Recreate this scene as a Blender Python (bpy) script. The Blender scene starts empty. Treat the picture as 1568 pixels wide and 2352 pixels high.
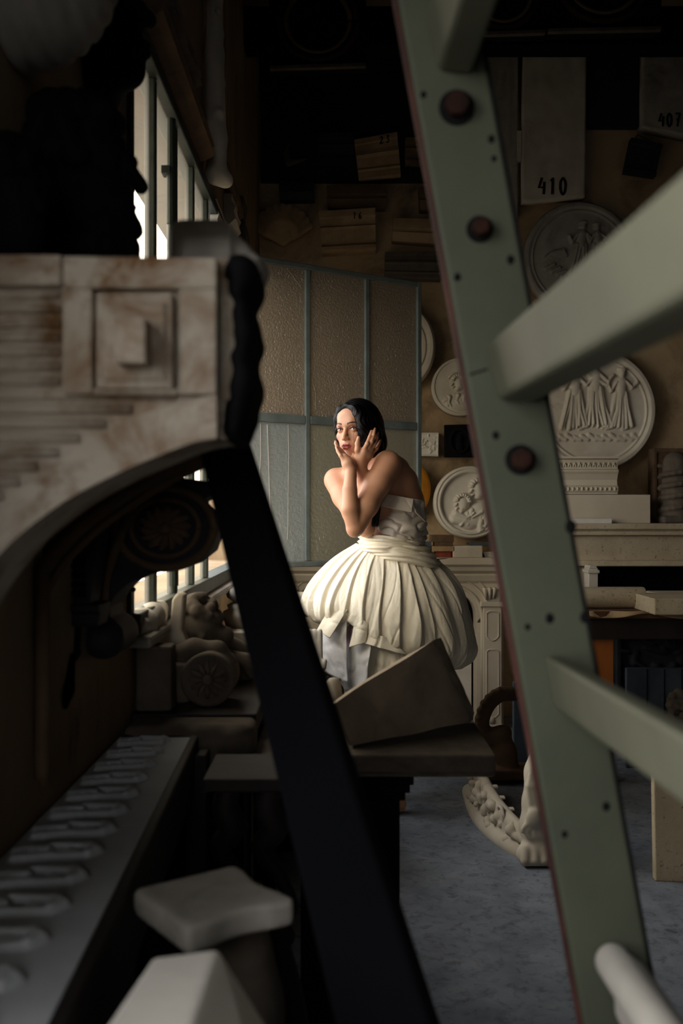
import bpy, bmesh, math, random
import numpy as np
from mathutils import Vector, Matrix, noise, Euler

random.seed(4); np.random.seed(4)
SC = bpy.context.scene
COL = SC.collection
F = 2287.0          # focal length in pixels of the 1568x2352 frame (35 mm lens)
CZ = 1.25           # eye height of the camera
PI = math.pi


def P(x, y, d):
    """point at depth d metres that the photograph shows at pixel (x, y)"""
    return Vector(((x - 784.0) / F * d, d, CZ + (1176.0 - y) / F * d))


def V(*a):
    return Vector(a)


# ------------------------------------------------------------------ materials
def lin(c):
    out = []
    for v in c[:3]:
        v = v / 255.0
        out.append(v / 12.92 if v <= 0.04045 else ((v + 0.055) / 1.055) ** 2.4)
    return (out[0], out[1], out[2], 1.0)


class NT:
    def __init__(s, name):
        s.m = bpy.data.materials.new(name)
        s.m.use_nodes = True
        s.t = s.m.node_tree
        s.t.nodes.clear()
        s.out = s.n('ShaderNodeOutputMaterial')

    def n(s, typ, **kw):
        nd = s.t.nodes.new(typ)
        for k, v in kw.items():
            if k.startswith('i_'):
                nd.inputs[k[2:].replace('_', ' ')].default_value = v
            else:
                setattr(nd, k, v)
        return nd

    def l(s, a, b):
        s.t.links.new(a, b)

    def noise(s, co, scale, detail=6.0, rough=0.6, dist=0.0):
        nd = s.n('ShaderNodeTexNoise')
        nd.inputs['Scale'].default_value = scale
        nd.inputs['Detail'].default_value = detail
        nd.inputs['Roughness'].default_value = rough
        nd.inputs['Distortion'].default_value = dist
        s.l(co, nd.inputs['Vector'])
        return nd

    def ramp(s, fac, p0, p1, c0=(0, 0, 0, 1), c1=(1, 1, 1, 1)):
        nd = s.n('ShaderNodeValToRGB')
        e = nd.color_ramp.elements
        e[0].position = p0; e[1].position = p1
        e[0].color = c0; e[1].color = c1
        s.l(fac, nd.inputs['Fac'])
        return nd

    def mix(s, fac, a, b):
        nd = s.n('ShaderNodeMix', data_type='RGBA')
        for sock, v in ((nd.inputs[0], fac), (nd.inputs[6], a), (nd.inputs[7], b)):
            if hasattr(v, 'is_output'):
                s.l(v, sock)
            else:
                sock.default_value = v
        return nd.outputs[2]


def make_mat(name, base, var=None, scale=6.0, rough=0.85, bump=0.25, bscale=60.0, stain=None, sscale=5.0,
             s0=0.52, s1=0.68, spec=0.3, stretch=None, bdist=0.004, metal=0.0, coat=0.0):
    m = NT(name)
    tc = m.n('ShaderNodeTexCoord')
    co = tc.outputs['Object']
    if stretch:
        mp = m.n('ShaderNodeMapping')
        mp.inputs['Scale'].default_value = stretch
        m.l(co, mp.inputs['Vector'])
        co = mp.outputs['Vector']
    var = var or tuple(v * 0.8 for v in base)
    n1 = m.noise(co, scale)
    r1 = m.ramp(n1.outputs['Fac'], 0.35, 0.68)
    col = m.mix(r1.outputs['Color'], lin(base), lin(var))
    if stain:
        n2 = m.noise(co, sscale, 8.0, 0.68, 0.6)
        r2 = m.ramp(n2.outputs['Fac'], s0, s1)
        col = m.mix(r2.outputs['Color'], col, lin(stain))
    b = m.n('ShaderNodeBsdfPrincipled')
    m.l(col, b.inputs['Base Color'])
    b.inputs['Roughness'].default_value = rough
    b.inputs['Specular IOR Level'].default_value = spec
    b.inputs['Metallic'].default_value = metal
    b.inputs['Coat Weight'].default_value = coat
    if bump > 0:
        n3 = m.noise(co, bscale, 8.0, 0.65)
        bp = m.n('ShaderNodeBump')
        bp.inputs['Strength'].default_value = bump
        bp.inputs['Distance'].default_value = bdist
        m.l(n3.outputs['Fac'], bp.inputs['Height'])
        m.l(bp.outputs['Normal'], b.inputs['Normal'])
    m.l(b.outputs['BSDF'], m.out.inputs['Surface'])
    return m.m


M = {}


# ------------------------------------------------------------------ objects
def wloc(o):
    p = Vector((0, 0, 0))
    while o is not None:
        p = p + o.location
        o = o.parent
    return p


def tag(o, label=None, cat=None, group=None, kind=None):
    if label: o['label'] = label
    if cat: o['category'] = cat
    if group: o['group'] = group
    if kind: o['kind'] = kind
    return o


def thing(name, label, cat, loc=(0, 0, 0), group=None):
    o = bpy.data.objects.new(name, None)
    COL.objects.link(o)
    o.location = loc
    o.empty_display_size = 0.05
    return tag(o, label, cat, group)


def link_mesh(name, verts, faces, mat, parent=None, smooth=False, bevel=0.0, seg=2, label=None, merge=False):
    """verts in world coordinates; origin goes to the parent's or to the base of the bounding box"""
    va = np.asarray(verts, dtype=np.float64).reshape(-1, 3)
    if parent is not None:
        off = np.array(wloc(parent))
    else:
        lo, hi = va.min(0), va.max(0)
        off = np.array([(lo[0] + hi[0]) / 2, (lo[1] + hi[1]) / 2, lo[2]])
    va = va - off
    me = bpy.data.meshes.new(name)
    if isinstance(faces, np.ndarray):
        nf, k = faces.shape
        me.vertices.add(len(va)); me.vertices.foreach_set('co', va.astype(np.float32).ravel())
        me.loops.add(nf * k); me.loops.foreach_set('vertex_index', faces.astype(np.int32).ravel())
        me.polygons.add(nf)
        me.polygons.foreach_set('loop_start', np.arange(0, nf * k, k, dtype=np.int32))
        me.update(calc_edges=True)
        me.validate()
    else:
        me.from_pydata([tuple(v) for v in va], [], [list(f) for f in faces])
        bm = bmesh.new(); bm.from_mesh(me)
        if merge:
            bmesh.ops.remove_doubles(bm, verts=bm.verts, dist=1e-5)
        bmesh.ops.recalc_face_normals(bm, faces=bm.faces)
        bm.to_mesh(me); bm.free()
    if smooth:
        me.polygons.foreach_set('use_smooth', np.ones(len(me.polygons), dtype=bool))
    me.materials.append(mat)
    o = bpy.data.objects.new(name, me)
    COL.objects.link(o)
    if parent is not None:
        o.parent = parent
    else:
        o.location = off
    if bevel > 0:
        b = o.modifiers.new('bevel', 'BEVEL')
        b.width = bevel; b.segments = seg; b.limit_method = 'ANGLE'; b.angle_limit = math.radians(35)
    if label: o['label'] = label
    return o


class MB:
    def __init__(s):
        s.v = []; s.f = []

    def add(s, vs, fs):
        n = len(s.v)
        s.v += [tuple(v) for v in vs]
        s.f += [[i + n for i in f] for f in fs]
        return s

    def box(s, c, size, R=None):
        hx, hy, hz = size[0] / 2, size[1] / 2, size[2] / 2
        vs = [Vector((x, y, z)) for x in (-hx, hx) for y in (-hy, hy) for z in (-hz, hz)]
        if R is not None: vs = [R @ v for v in vs]
        c = Vector(c)
        return s.add([v + c for v in vs], [(0, 1, 3, 2), (4, 6, 7, 5), (0, 4, 5, 1), (2, 3, 7, 6), (0, 2, 6, 4), (1, 5, 7, 3)])

    def span(s, lo, hi):
        return s.box([(a + b) / 2 for a, b in zip(lo, hi)], [abs(b - a) for a, b in zip(lo, hi)])

    def pbox(s, x0, y0, x1, y1, d, dep):
        """box whose front face spans the pixel rectangle at depth d and that goes dep metres back"""
        a = P(x0, y1, d); b = P(x1, y0, d)
        return s.span((a.x, d, a.z), (b.x, d + dep, b.z))

    def quad(s, TL, TR, BR, BL, d, dep):
        fr = [P(p[0], p[1], p[2] if len(p) > 2 else d) for p in (TL, TR, BR, BL)]
        return s.extrude(fr, Vector((0, dep, 0)))

    def extrude(s, poly, vec):
        poly = [Vector(p) for p in poly]; n = len(poly); vec = Vector(vec)
        fs = [list(range(n)), [n + i for i in reversed(range(n))]]
        fs += [(i, n + i, n + (i + 1) % n, (i + 1) % n) for i in range(n)]
        return s.add(poly + [p + vec for p in poly], fs)

    def grid(s, pts, nu, nv, closeu=False):
        fs = []
        for i in range(nu if closeu else nu - 1):
            for j in range(nv - 1):
                a = i * nv + j; b = ((i + 1) % nu) * nv + j
                fs.append((a, b, b + 1, a + 1))
        return s.add(pts, fs)

    def lathe(s, prof, c, seg=32, R=None, ends=True):
        """prof: (radius, height) about the z axis"""
        c = Vector(c); vs = []
        for r, h in prof:
            for k in range(seg):
                a = 2 * PI * k / seg
                v = Vector((r * math.cos(a), r * math.sin(a), h))
                vs.append((R @ v if R is not None else v) + c)
        fs = []
        n = len(prof)
        for i in range(n - 1):
            for k in range(seg):
                fs.append((i * seg + k, i * seg + (k + 1) % seg, (i + 1) * seg + (k + 1) % seg, (i + 1) * seg + k))
        if ends:
            fs.append(list(range(seg))[::-1]); fs.append([(n - 1) * seg + k for k in range(seg)])
        return s.add(vs, fs)

    def tube(s, pts, radii, seg=12, flat=None):
        """tube along pts; flat=(vector, factor) squashes the section along a direction"""
        pts = [Vector(p) for p in pts]; n = len(pts)
        if not hasattr(radii, '__len__'): radii = [radii] * n
        vs = []; up = None
        for i, p in enumerate(pts):
            t = (pts[min(i + 1, n - 1)] - pts[max(i - 1, 0)]).normalized()
            if up is None:
                up = t.orthogonal().normalized()
            else:
                up = (up - t * up.dot(t)).normalized()
            w = t.cross(up)
            for k in range(seg):
                a = 2 * PI * k / seg
                o = (up * math.cos(a) + w * math.sin(a)) * radii[i]
                if flat is not None:
                    fv = Vector(flat[0]).normalized()
                    o = o + fv * (o.dot(fv)) * (flat[1] - 1)
                vs.append(p + o)
        fs = [(i * seg + k, i * seg + (k + 1) % seg, (i + 1) * seg + (k + 1) % seg, (i + 1) * seg + k)
              for i in range(n - 1) for k in range(seg)]
        fs.append(list(range(seg))[::-1]); fs.append([(n - 1) * seg + k for k in range(seg)])
        return s.add(vs, fs)

    def ball(s, c, r, seg=16, rings=10, R=None):
        if not hasattr(r, '__len__'): r = (r, r, r)
        prof = [(math.sin(PI * i / rings), -math.cos(PI * i / rings)) for i in range(rings + 1)]
        vs = []
        for rr, h in prof:
            for k in range(seg):
                a = 2 * PI * k / seg
                v = Vector((rr * math.cos(a) * r[0], rr * math.sin(a) * r[1], h * r[2]))
                vs.append((R @ v if R is not None else v) + Vector(c))
        fs = [(i * seg + k, i * seg + (k + 1) % seg, (i + 1) * seg + (k + 1) % seg, (i + 1) * seg + k)
              for i in range(rings) for k in range(seg)]
        return s.add(vs, fs)

    def mould(s, TL, TR, BR, BL, d, prof, thick):
        """horizontal moulding filling a pixel quad; prof = [(v from top 0..1, projection towards the camera)]"""
        a, b, c, e = [P(p[0], p[1], d) for p in (TL, TR, BR, BL)]
        L = []; Rr = []
        for v, pr in prof:
            l = a.lerp(e, v); r = b.lerp(c, v)
            L.append(l + Vector((0, -pr, 0))); Rr.append(r + Vector((0, -pr, 0)))
        L += [e + Vector((0, thick, 0)), a + Vector((0, thick, 0))]
        Rr += [c + Vector((0, thick, 0)), b + Vector((0, thick, 0))]
        n = len(L)
        fs = [list(range(n)), [n + i for i in reversed(range(n))]]
        fs += [(i, n + i, n + (i + 1) % n, (i + 1) % n) for i in range(n)]
        return s.add(L + Rr, fs)

    def build(s, name, mat, parent=None, smooth=False, bevel=0.0, seg=2, label=None, merge=False):
        return link_mesh(name, s.v, s.f, M[mat] if isinstance(mat, str) else mat, parent, smooth, bevel, seg, label, merge)


def struct(o):
    o['kind'] = 'structure'
    return o


def smoothcurve(pts, n):
    """Catmull-Rom through pts, n samples"""
    pts = [np.array(p, float) for p in pts]
    q = [2 * pts[0] - pts[1]] + pts + [2 * pts[-1] - pts[-2]]
    out = []
    m = len(pts) - 1
    for i in range(n):
        u = i / (n - 1) * m
        k = min(int(u), m - 1); t = u - k
        p0, p1, p2, p3 = q[k:k + 4]
        out.append(0.5 * ((2 * p1) + (p2 - p0) * t + (2 * p0 - 5 * p1 + 4 * p2 - p3) * t * t + (3 * p1 - p0 - 3 * p2 + p3) * t ** 3))
    return out


# ------------------------------------------------------------------ implicit surfaces for carved and living forms
class Field:
    def __init__(s, lo, hi, h):
        s.h = h
        s.lo = np.array(lo, float) - 3 * h
        s.n = np.ceil((np.array(hi, float) + 3 * h - s.lo) / h).astype(int) + 1
        s.D = np.full(s.n, 0.5, np.float32)

    def sub(s, lo, hi, m):
        a = np.clip(np.floor((np.array(lo) - m - s.lo) / s.h).astype(int), 0, s.n)
        b = np.clip(np.ceil((np.array(hi) + m - s.lo) / s.h).astype(int) + 1, 0, s.n)
        sl = tuple(slice(i, j) for i, j in zip(a, b))
        ax = [(s.lo[i] + s.h * np.arange(a[i], b[i])).astype(np.float32) for i in range(3)]
        return sl, ax[0][:, None, None], ax[1][None, :, None], ax[2][None, None, :]

    def comb(s, sl, d, k, op):
        D = s.D[sl]
        if D.size == 0: return
        if op == '-':
            d = -d
            hh = np.maximum(k - np.abs(D - d), 0) / k
            s.D[sl] = np.maximum(D, d) + hh * hh * k * 0.25
        else:
            hh = np.maximum(k - np.abs(D - d), 0) / k
            s.D[sl] = np.minimum(D, d) - hh * hh * k * 0.25

    def cone(s, a, b, ra, rb, k=0.01, op='+'):
        a = np.array(a, float); b = np.array(b, float); R = max(ra, rb)
        sl, X, Y, Z = s.sub(np.minimum(a, b) - R, np.maximum(a, b) + R, k + 4 * s.h)
        ab = b - a; L2 = max(float(ab @ ab), 1e-12)
        t = np.clip(((X - a[0]) * ab[0] + (Y - a[1]) * ab[1] + (Z - a[2]) * ab[2]) / L2, 0, 1)
        d = np.sqrt((X - a[0] - t * ab[0]) ** 2 + (Y - a[1] - t * ab[1]) ** 2 + (Z - a[2] - t * ab[2]) ** 2) - (ra + (rb - ra) * t)
        s.comb(sl, d.astype(np.float32), k, op)
        return s

    def chain(s, pts, rad, k=0.01, op='+'):
        for i in range(len(pts) - 1):
            s.cone(pts[i], pts[i + 1], rad[i], rad[i + 1], k, op)
        return s

    def ell(s, c, r, k=0.01, op='+', R=None):
        c = np.array(c, float)
        if not hasattr(r, '__len__'): r = (r, r, r)
        rm = max(r)
        ext = np.array([rm] * 3) if R is not None else np.array(r)
        sl, X, Y, Z = s.sub(c - ext, c + ext, k + 4 * s.h)
        x, y, z = X - c[0], Y - c[1], Z - c[2]
        if R is not None:
            R = np.array(R)
            x, y, z = (R[0, 0] * x + R[1, 0] * y + R[2, 0] * z, R[0, 1] * x + R[1, 1] * y + R[2, 1] * z, R[0, 2] * x + R[1, 2] * y + R[2, 2] * z)
        k0 = np.sqrt((x / r[0]) ** 2 + (y / r[1]) ** 2 + (z / r[2]) ** 2)
        k1 = np.sqrt((x / r[0] ** 2) ** 2 + (y / r[1] ** 2) ** 2 + (z / r[2] ** 2) ** 2) + 1e-9
        s.comb(sl, (k0 * (k0 - 1) / k1).astype(np.float32), k, op)
        return s

    def box(s, c, half, rnd=0.004, k=0.005, op='+', R=None):
        c = np.array(c, float); half = np.array(half, float)
        ext = np.array([np.linalg.norm(half)] * 3) if R is not None else half
        sl, X, Y, Z = s.sub(c - ext, c + ext, k + 4 * s.h)
        x, y, z = X - c[0], Y - c[1], Z - c[2]
        if R is not None:
            R = np.array(R)
            x, y, z = (R[0, 0] * x + R[1, 0] * y + R[2, 0] * z, R[0, 1] * x + R[1, 1] * y + R[2, 1] * z, R[0, 2] * x + R[1, 2] * y + R[2, 2] * z)
        qx, qy, qz = np.abs(x) - half[0] + rnd, np.abs(y) - half[1] + rnd, np.abs(z) - half[2] + rnd
        d = np.sqrt(np.maximum(qx, 0) ** 2 + np.maximum(qy, 0) ** 2 + np.maximum(qz, 0) ** 2) + np.minimum(np.maximum(qx, np.maximum(qy, qz)), 0) - rnd
        s.comb(sl, d.astype(np.float32), k, op)
        return s

    def coords(s):
        return [(s.lo[i] + s.h * np.arange(s.n[i])).astype(np.float32).reshape([-1 if j == i else 1 for j in range(3)]) for i in range(3)]

    def mesh(s, smooth=1):
        D = s.D; S = D < 0
        nx, ny, nz = D.shape
        corners = [(i, j, k) for i in (0, 1) for j in (0, 1) for k in (0, 1)]
        cnt = np.zeros((nx - 1, ny - 1, nz - 1), np.int8)
        for i, j, k in corners:
            cnt += S[i:nx - 1 + i, j:ny - 1 + j, k:nz - 1 + k]
        mixd = (cnt > 0) & (cnt < 8)
        idx = np.argwhere(mixd)
        num = np.full(mixd.shape, -1, np.int32)
        num[mixd] = np.arange(len(idx))
        acc = np.zeros((len(idx), 3)); w = np.zeros(len(idx))
        for a in corners:
            for ax in range(3):
                if a[ax]: continue
                b = list(a); b[ax] = 1
                va = D[idx[:, 0] + a[0], idx[:, 1] + a[1], idx[:, 2] + a[2]]
                vb = D[idx[:, 0] + b[0], idx[:, 1] + b[1], idx[:, 2] + b[2]]
                m = (va < 0) != (vb < 0)
                t = np.where(m, va / np.where(m, va - vb, 1), 0)
                p = np.array(a, float)[None, :].repeat(len(idx), 0)
                p[:, ax] += t
                acc += p * m[:, None]; w += m
        vs = (idx + acc / np.maximum(w, 1)[:, None]) * s.h + s.lo
        fs = []
        # edges along each axis
        for ax in range(3):
            u, v = (ax + 1) % 3, (ax + 2) % 3
            sl0 = [slice(None)] * 3; sl1 = [slice(None)] * 3
            sl0[ax] = slice(0, -1); sl1[ax] = slice(1, None)
            e = S[tuple(sl0)] != S[tuple(sl1)]
            ee = np.argwhere(e)
            lim = np.array(num.shape)
            ok = (ee[:, u] > 0) & (ee[:, v] > 0) & (ee[:, u] < lim[u]) & (ee[:, v] < lim[v])
            ee = ee[ok]
            q = []
            for du, dv in ((-1, -1), (0, -1), (0, 0), (-1, 0)):
                c = ee.copy(); c[:, u] += du; c[:, v] += dv
                q.append(num[c[:, 0], c[:, 1], c[:, 2]])
            q = np.stack(q, 1)
            ins = S[ee[:, 0], ee[:, 1], ee[:, 2]]
            q[~ins] = q[~ins][:, ::-1]
            fs.append(q)
        fs = np.concatenate(fs, 0)
        for _ in range(smooth):
            a2 = np.zeros_like(vs); c2 = np.zeros(len(vs))
            for i in range(4):
                for j in ((i + 1) % 4, (i + 3) % 4):
                    for ax in range(3):
                        a2[:, ax] += np.bincount(fs[:, i], vs[fs[:, j], ax], len(vs))
                    c2 += np.bincount(fs[:, i], minlength=len(vs))
            vs = vs * 0.4 + 0.6 * a2 / np.maximum(c2, 1)[:, None]
        return vs, fs

    def build(s, name, mat, parent=None, smooth=1, label=None, xf=None):
        v, f = s.mesh(smooth)
        if xf is not None:
            v = xf(v)
        return link_mesh(name, v, f, M[mat] if isinstance(mat, str) else mat, parent, True, label=label)


# ------------------------------------------------------------------ carved reliefs (real height fields)
def caps(u, v, prims, base=0.0):
    """height of a relief made of rounded strokes (x0,y0,x1,y1,r0,r1,h)"""
    H = np.full_like(u, base)
    for x0, y0, x1, y1, r0, r1, h in prims:
        dx, dy = x1 - x0, y1 - y0
        L = max(dx * dx + dy * dy, 1e-9)
        t = np.clip(((u - x0) * dx + (v - y0) * dy) / L, 0, 1)
        d = np.sqrt((u - x0 - t * dx) ** 2 + (v - y0 - t * dy) ** 2)
        r = r0 + (r1 - r0) * t
        b = base + h * np.sqrt(np.clip(1 - (d / r) ** 2, 0, 1))
        H = np.maximum(H, b)
    return H


def disk_relief(name, c, r, func, thick, mat, parent=None, nr=70, seg=180, R=None, ex=1.0):
    """disk facing -Y; func(u, v) gives the height towards the viewer; ex = width / height"""
    rr = np.linspace(0.004, 1, nr)[:, None]; aa = (np.arange(seg) / seg * 2 * PI)[None, :]
    u = rr * np.cos(aa); v = rr * np.sin(aa)
    h = func(u, v)
    X = u * r * ex; Y = -h; Z = v * r
    vs = np.stack([X, Y, Z], -1).reshape(-1, 3)
    fs = []
    for i in range(nr - 1):
        for k in range(seg):
            fs.append((i * seg + k, i * seg + (k + 1) % seg, (i + 1) * seg + (k + 1) % seg, (i + 1) * seg + k))
    n = len(vs)
    back = vs[-seg:].copy(); back[:, 1] = thick
    vs = np.concatenate([vs, back])
    o = (nr - 1) * seg
    for k in range(seg):
        fs.append((o + k, o + (k + 1) % seg, n + (k + 1) % seg, n + k))
    fs.append([n + k for k in range(seg)])
    fs.append(list(range(seg))[::-1])
    if R is not None:
        vs = vs @ np.array(R).T
    vs = vs + np.array(c)
    return link_mesh(name, vs, fs, M[mat], parent, True)


def rect_relief(name, TL, TR, BR, BL, d, func, thick, mat, parent=None, nu=60, nv=60, world=False, up=None):
    """panel filling a pixel quad (or four world points), height field along its normal"""
    a, b, c, e = [Vector(p) if world else P(p[0], p[1], p[2] if len(p) > 2 else d) for p in (TL, TR, BR, BL)]
    a, b, c, e = [np.array(q) for q in (a, b, c, e)]
    nrm = np.cross(b - a, e - a); nrm = nrm / np.linalg.norm(nrm)
    nrm = -nrm
    if up is not None and nrm @ np.array(up) < 0: nrm = -nrm
    if up is None and nrm[1] > 0: nrm = -nrm
    s = np.linspace(0, 1, nu)[:, None]; t = np.linspace(0, 1, nv)[None, :]
    H = func(s * 2 - 1 + 0 * t, 1 - 2 * t + 0 * s)
    pts = ((1 - s) * (1 - t))[..., None] * a + (s * (1 - t))[..., None] * b + (s * t)[..., None] * c + ((1 - s) * t)[..., None] * e
    top = pts + H[..., None] * nrm
    bot = pts - thick * nrm
    vs = np.concatenate([top.reshape(-1, 3), bot[0, 0][None], bot[-1, 0][None], bot[-1, -1][None], bot[0, -1][None]])
    fs = [(i * nv + j, (i + 1) * nv + j, (i + 1) * nv + j + 1, i * nv + j + 1) for i in range(nu - 1) for j in range(nv - 1)]
    n = nu * nv
    fs.append((n, n + 1, n + 2, n + 3))
    fs.append([i * nv for i in range(nu)] + [n + 1, n])
    fs.append([(nu - 1) * nv + j for j in range(nv)] + [n + 2, n + 1])
    fs.append([i * nv + nv - 1 for i in range(nu)][::-1] + [n + 3, n + 2])
    fs.append([j for j in range(nv)][::-1] + [n, n + 3])
    o = link_mesh(name, vs, fs, M[mat], parent, True)
    return o


def sharp_smooth(o, ang=40):
    """smooth shading with hard edges kept"""
    me = o.data
    me.polygons.foreach_set('use_smooth', np.ones(len(me.polygons), dtype=bool))
    bm = bmesh.new(); bm.from_mesh(me)
    for e in bm.edges:
        if len(e.link_faces) == 2 and e.calc_face_angle(0) > math.radians(ang):
            e.smooth = False
    bm.to_mesh(me); bm.free()
    return o


DIG = {
    '4': [[(.35, 1), (.05, .4), (.62, .42)], [(.55, .75), (.5, 0)]],
    '1': [[(.15, .8), (.35, 1), (.3, 0)]],
    '0': [[(.3, 1), (.08, .75), (.06, .3), (.25, 0), (.48, .2), (.52, .7), (.3, 1)]],
    '7': [[(.05, .95), (.5, 1), (.22, 0)], [(.12, .5), (.5, .55)]],
    '2': [[(.08, .75), (.25, 1), (.45, .8), (.35, .5), (.05, .02), (.55, .05)]],
    '3': [[(.1, .95), (.45, .95), (.25, .58), (.48, .35), (.35, .03), (.05, .08)]],
    '6': [[(.42, 1), (.15, .6), (.1, .2), (.3, 0), (.45, .2), (.32, .45), (.12, .3)]],
}


def number(name, txt, x, y, w, h, d, mat, parent, slope=0.0, r=None):
    mb = MB()
    r = r or h / F * d * 0.085
    n = len(txt)
    for i, ch in enumerate(txt):
        for st in DIG[ch]:
            st2 = smoothcurve(st, len(st) * 5) if len(st) > 3 else st
            pts = [P(x + (i + p[0]) * w / n + 0, y - p[1] * h + slope * (i + p[0]) * w / n, d) for p in st2]
            mb.tube(pts, r, 6, ((0, 1, 0), 0.35))
    return mb.build(name, mat, parent)
# ------------------------------------------------------------------ material palette
M['plaster'] = make_mat('plaster', (205, 197, 182), (178, 168, 152), 5, .9, .25, 50, stain=(120, 100, 80), sscale=4, s0=.6, s1=.8)
M['plaster_white'] = make_mat('white plaster', (222, 216, 206), (200, 194, 184), 6, .85, .2, 60)
M['plaster_grey'] = make_mat('grey plaster', (168, 162, 154), (140, 134, 126), 6, .9, .3, 50, stain=(105, 98, 90), s0=.55, s1=.75)
M['plaster_dust_shade'] = make_mat('dusty and shaded plaster', (98, 89, 79), (76, 68, 60), 7, .95, .4, 40, stain=(60, 52, 46), s0=.5, s1=.7)  # dust tone; also paints in shade on the bench casts and pedestal body
M['stone'] = make_mat('limestone', (192, 178, 152), (170, 154, 128), 5, .95, .7, 90, stain=(84, 72, 56), sscale=70, s0=.60, s1=.66)
M['mantel_stone'] = make_mat('stained stone', (188, 180, 168), (166, 154, 138), 4, .9, .4, 70, stain=(108, 74, 38), sscale=9, s0=.46, s1=.66)
M['marble'] = make_mat('chimney stone', (200, 190, 172), (184, 172, 152), 3, .7, .12, 60)
M['terracotta'] = make_mat('tan moulding', (176, 150, 116), (146, 120, 90), 8, .9, .3, 50, stain=(84, 64, 46), s0=.55, s1=.75)
M['brown_mould'] = make_mat('brown moulding', (112, 90, 68), (84, 66, 50), 8, .9, .35, 50, stain=(40, 32, 26), s0=.55, s1=.75)
M['dark_mould'] = make_mat('dark painted moulding', (40, 42, 50), (28, 30, 36), 8, .7, .3, 40)
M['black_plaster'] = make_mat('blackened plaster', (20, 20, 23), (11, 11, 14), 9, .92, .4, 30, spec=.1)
M['dark_bronze'] = make_mat('dark patinated plaster', (18, 19, 24), (9, 10, 14), 9, .85, .4, 40, spec=.15)
M['amber'] = make_mat('amber glazed plaster', (190, 128, 30), (160, 98, 22), 6, .6, .2, 30, stain=(226, 220, 205), sscale=12, s0=.66, s1=.70)
M['wall'] = make_mat('plaster wall', (180, 158, 128), (156, 130, 96), 1.6, .95, .3, 30, stain=(70, 54, 38), sscale=1.9, s0=.48, s1=.74)
M['wall_left'] = make_mat('window wall plaster', (160, 138, 108), (128, 106, 80), 3, .95, .4, 25, stain=(62, 50, 40), sscale=5, s0=.56, s1=.74, stretch=(1, 1, .4))
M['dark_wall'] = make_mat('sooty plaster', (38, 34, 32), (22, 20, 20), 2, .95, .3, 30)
M['floor'] = make_mat('concrete floor', (130, 137, 148), (104, 111, 122), 7, .85, .5, 80, stain=(70, 72, 82), sscale=26, s0=.50, s1=.74)
M['ceiling'] = make_mat('dark ceiling', (26, 24, 24), (18, 17, 18), 3, .95, .2, 20)
M['green_paint'] = make_mat('sage green paint', (94, 98, 81), (82, 87, 73), 5, .65, .12, 30, stain=(84, 86, 66), sscale=7, s0=.62, s1=.78)
M['pale_green'] = make_mat('pale sage paint', (116, 116, 98), (104, 104, 89), 5, .6, .1, 30, stain=(120, 112, 88), sscale=6, s0=.64, s1=.8)
M['red_edge'] = make_mat('worn reddish wood edge', (104, 62, 56), (70, 44, 42), 12, .8, .3, 40)
M['rust'] = make_mat('rusty iron', (62, 36, 26), (38, 26, 22), 40, .75, .4, 90, metal=.3)
M['frame_dark'] = make_mat('dark green window paint', (66, 74, 68), (52, 58, 54), 14, .6, .35, 40, stain=(34, 34, 32), sscale=18, s0=.58, s1=.74)
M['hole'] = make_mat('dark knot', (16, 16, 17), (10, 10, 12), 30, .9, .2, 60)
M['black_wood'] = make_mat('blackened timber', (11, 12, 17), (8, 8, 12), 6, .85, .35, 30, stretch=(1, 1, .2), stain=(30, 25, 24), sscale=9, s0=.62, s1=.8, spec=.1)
M['dark_wood'] = make_mat('dark wood', (36, 28, 24), (22, 18, 17), 6, .7, .3, 40, stretch=(1, 1, .15))
M['brown_wood'] = make_mat('brown wood', (96, 66, 42), (68, 46, 30), 8, .75, .3, 40, stretch=(.2, 1, 1))
M['orange_wood'] = make_mat('orange pine', (172, 100, 40), (140, 78, 30), 8, .6, .2, 40, stretch=(1, 1, .15))
M['frame_green'] = make_mat('grey green window paint', (110, 117, 111), (92, 99, 93), 12, .55, .3, 40, stain=(54, 54, 50), sscale=18, s0=.62, s1=.76)
M['ink'] = make_mat('maroon brush ink', (40, 14, 22), (28, 10, 16), 20, .7, 0, 10)
M['ink_black'] = make_mat('black ink', (18, 16, 18), (12, 10, 12), 20, .7, 0, 10)
M['cloth'] = make_mat('cream cotton', (238, 229, 208), (230, 219, 196), 5, .8, .6, 22, spec=.2, bdist=.006)
M['white_cloth'] = make_mat('white cotton', (232, 230, 228), (222, 219, 216), 6, .8, .5, 16, spec=.2, bdist=.006)
M['bodice_cloth'] = make_mat('heavy off white cotton', (222, 213, 200), (206, 196, 184), 6, .8, .5, 18, spec=.2, bdist=.006)
M['lilac'] = make_mat('lilac lining', (196, 168, 184), (180, 150, 170), 5, .7, .1, 20)
M['wrap'] = make_mat('dusty wrapping', (158, 140, 118), (128, 112, 94), 7, .75, .4, 24, stain=(92, 76, 62), s0=.5, s1=.75)
M['brick'] = make_mat('red brick', (140, 66, 46), (110, 50, 38), 20, .9, .4, 60)
M['slate'] = make_mat('blue grey slate', (74, 84, 92), (60, 68, 76), 12, .7, .2, 40)
M['relief_slab'] = make_mat('grey carved slab', (182, 184, 188), (160, 162, 166), 5, .85, .25, 60, stain=(100, 92, 88), s0=.62, s1=.78)
M['pearl'] = make_mat('pearl', (220, 214, 205), (200, 190, 180), 30, .25, 0, 10, spec=.6)
M['iron'] = make_mat('dark iron', (40, 42, 44), (28, 30, 30), 20, .5, .2, 50, metal=.6)
M['eye_white'] = make_mat('eye white', (205, 196, 190), (195, 186, 180), 30, .25, 0, 10, spec=.5)
M['iris'] = make_mat('iris', (46, 36, 28), (30, 24, 20), 60, .2, 0, 10, spec=.5)


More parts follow.
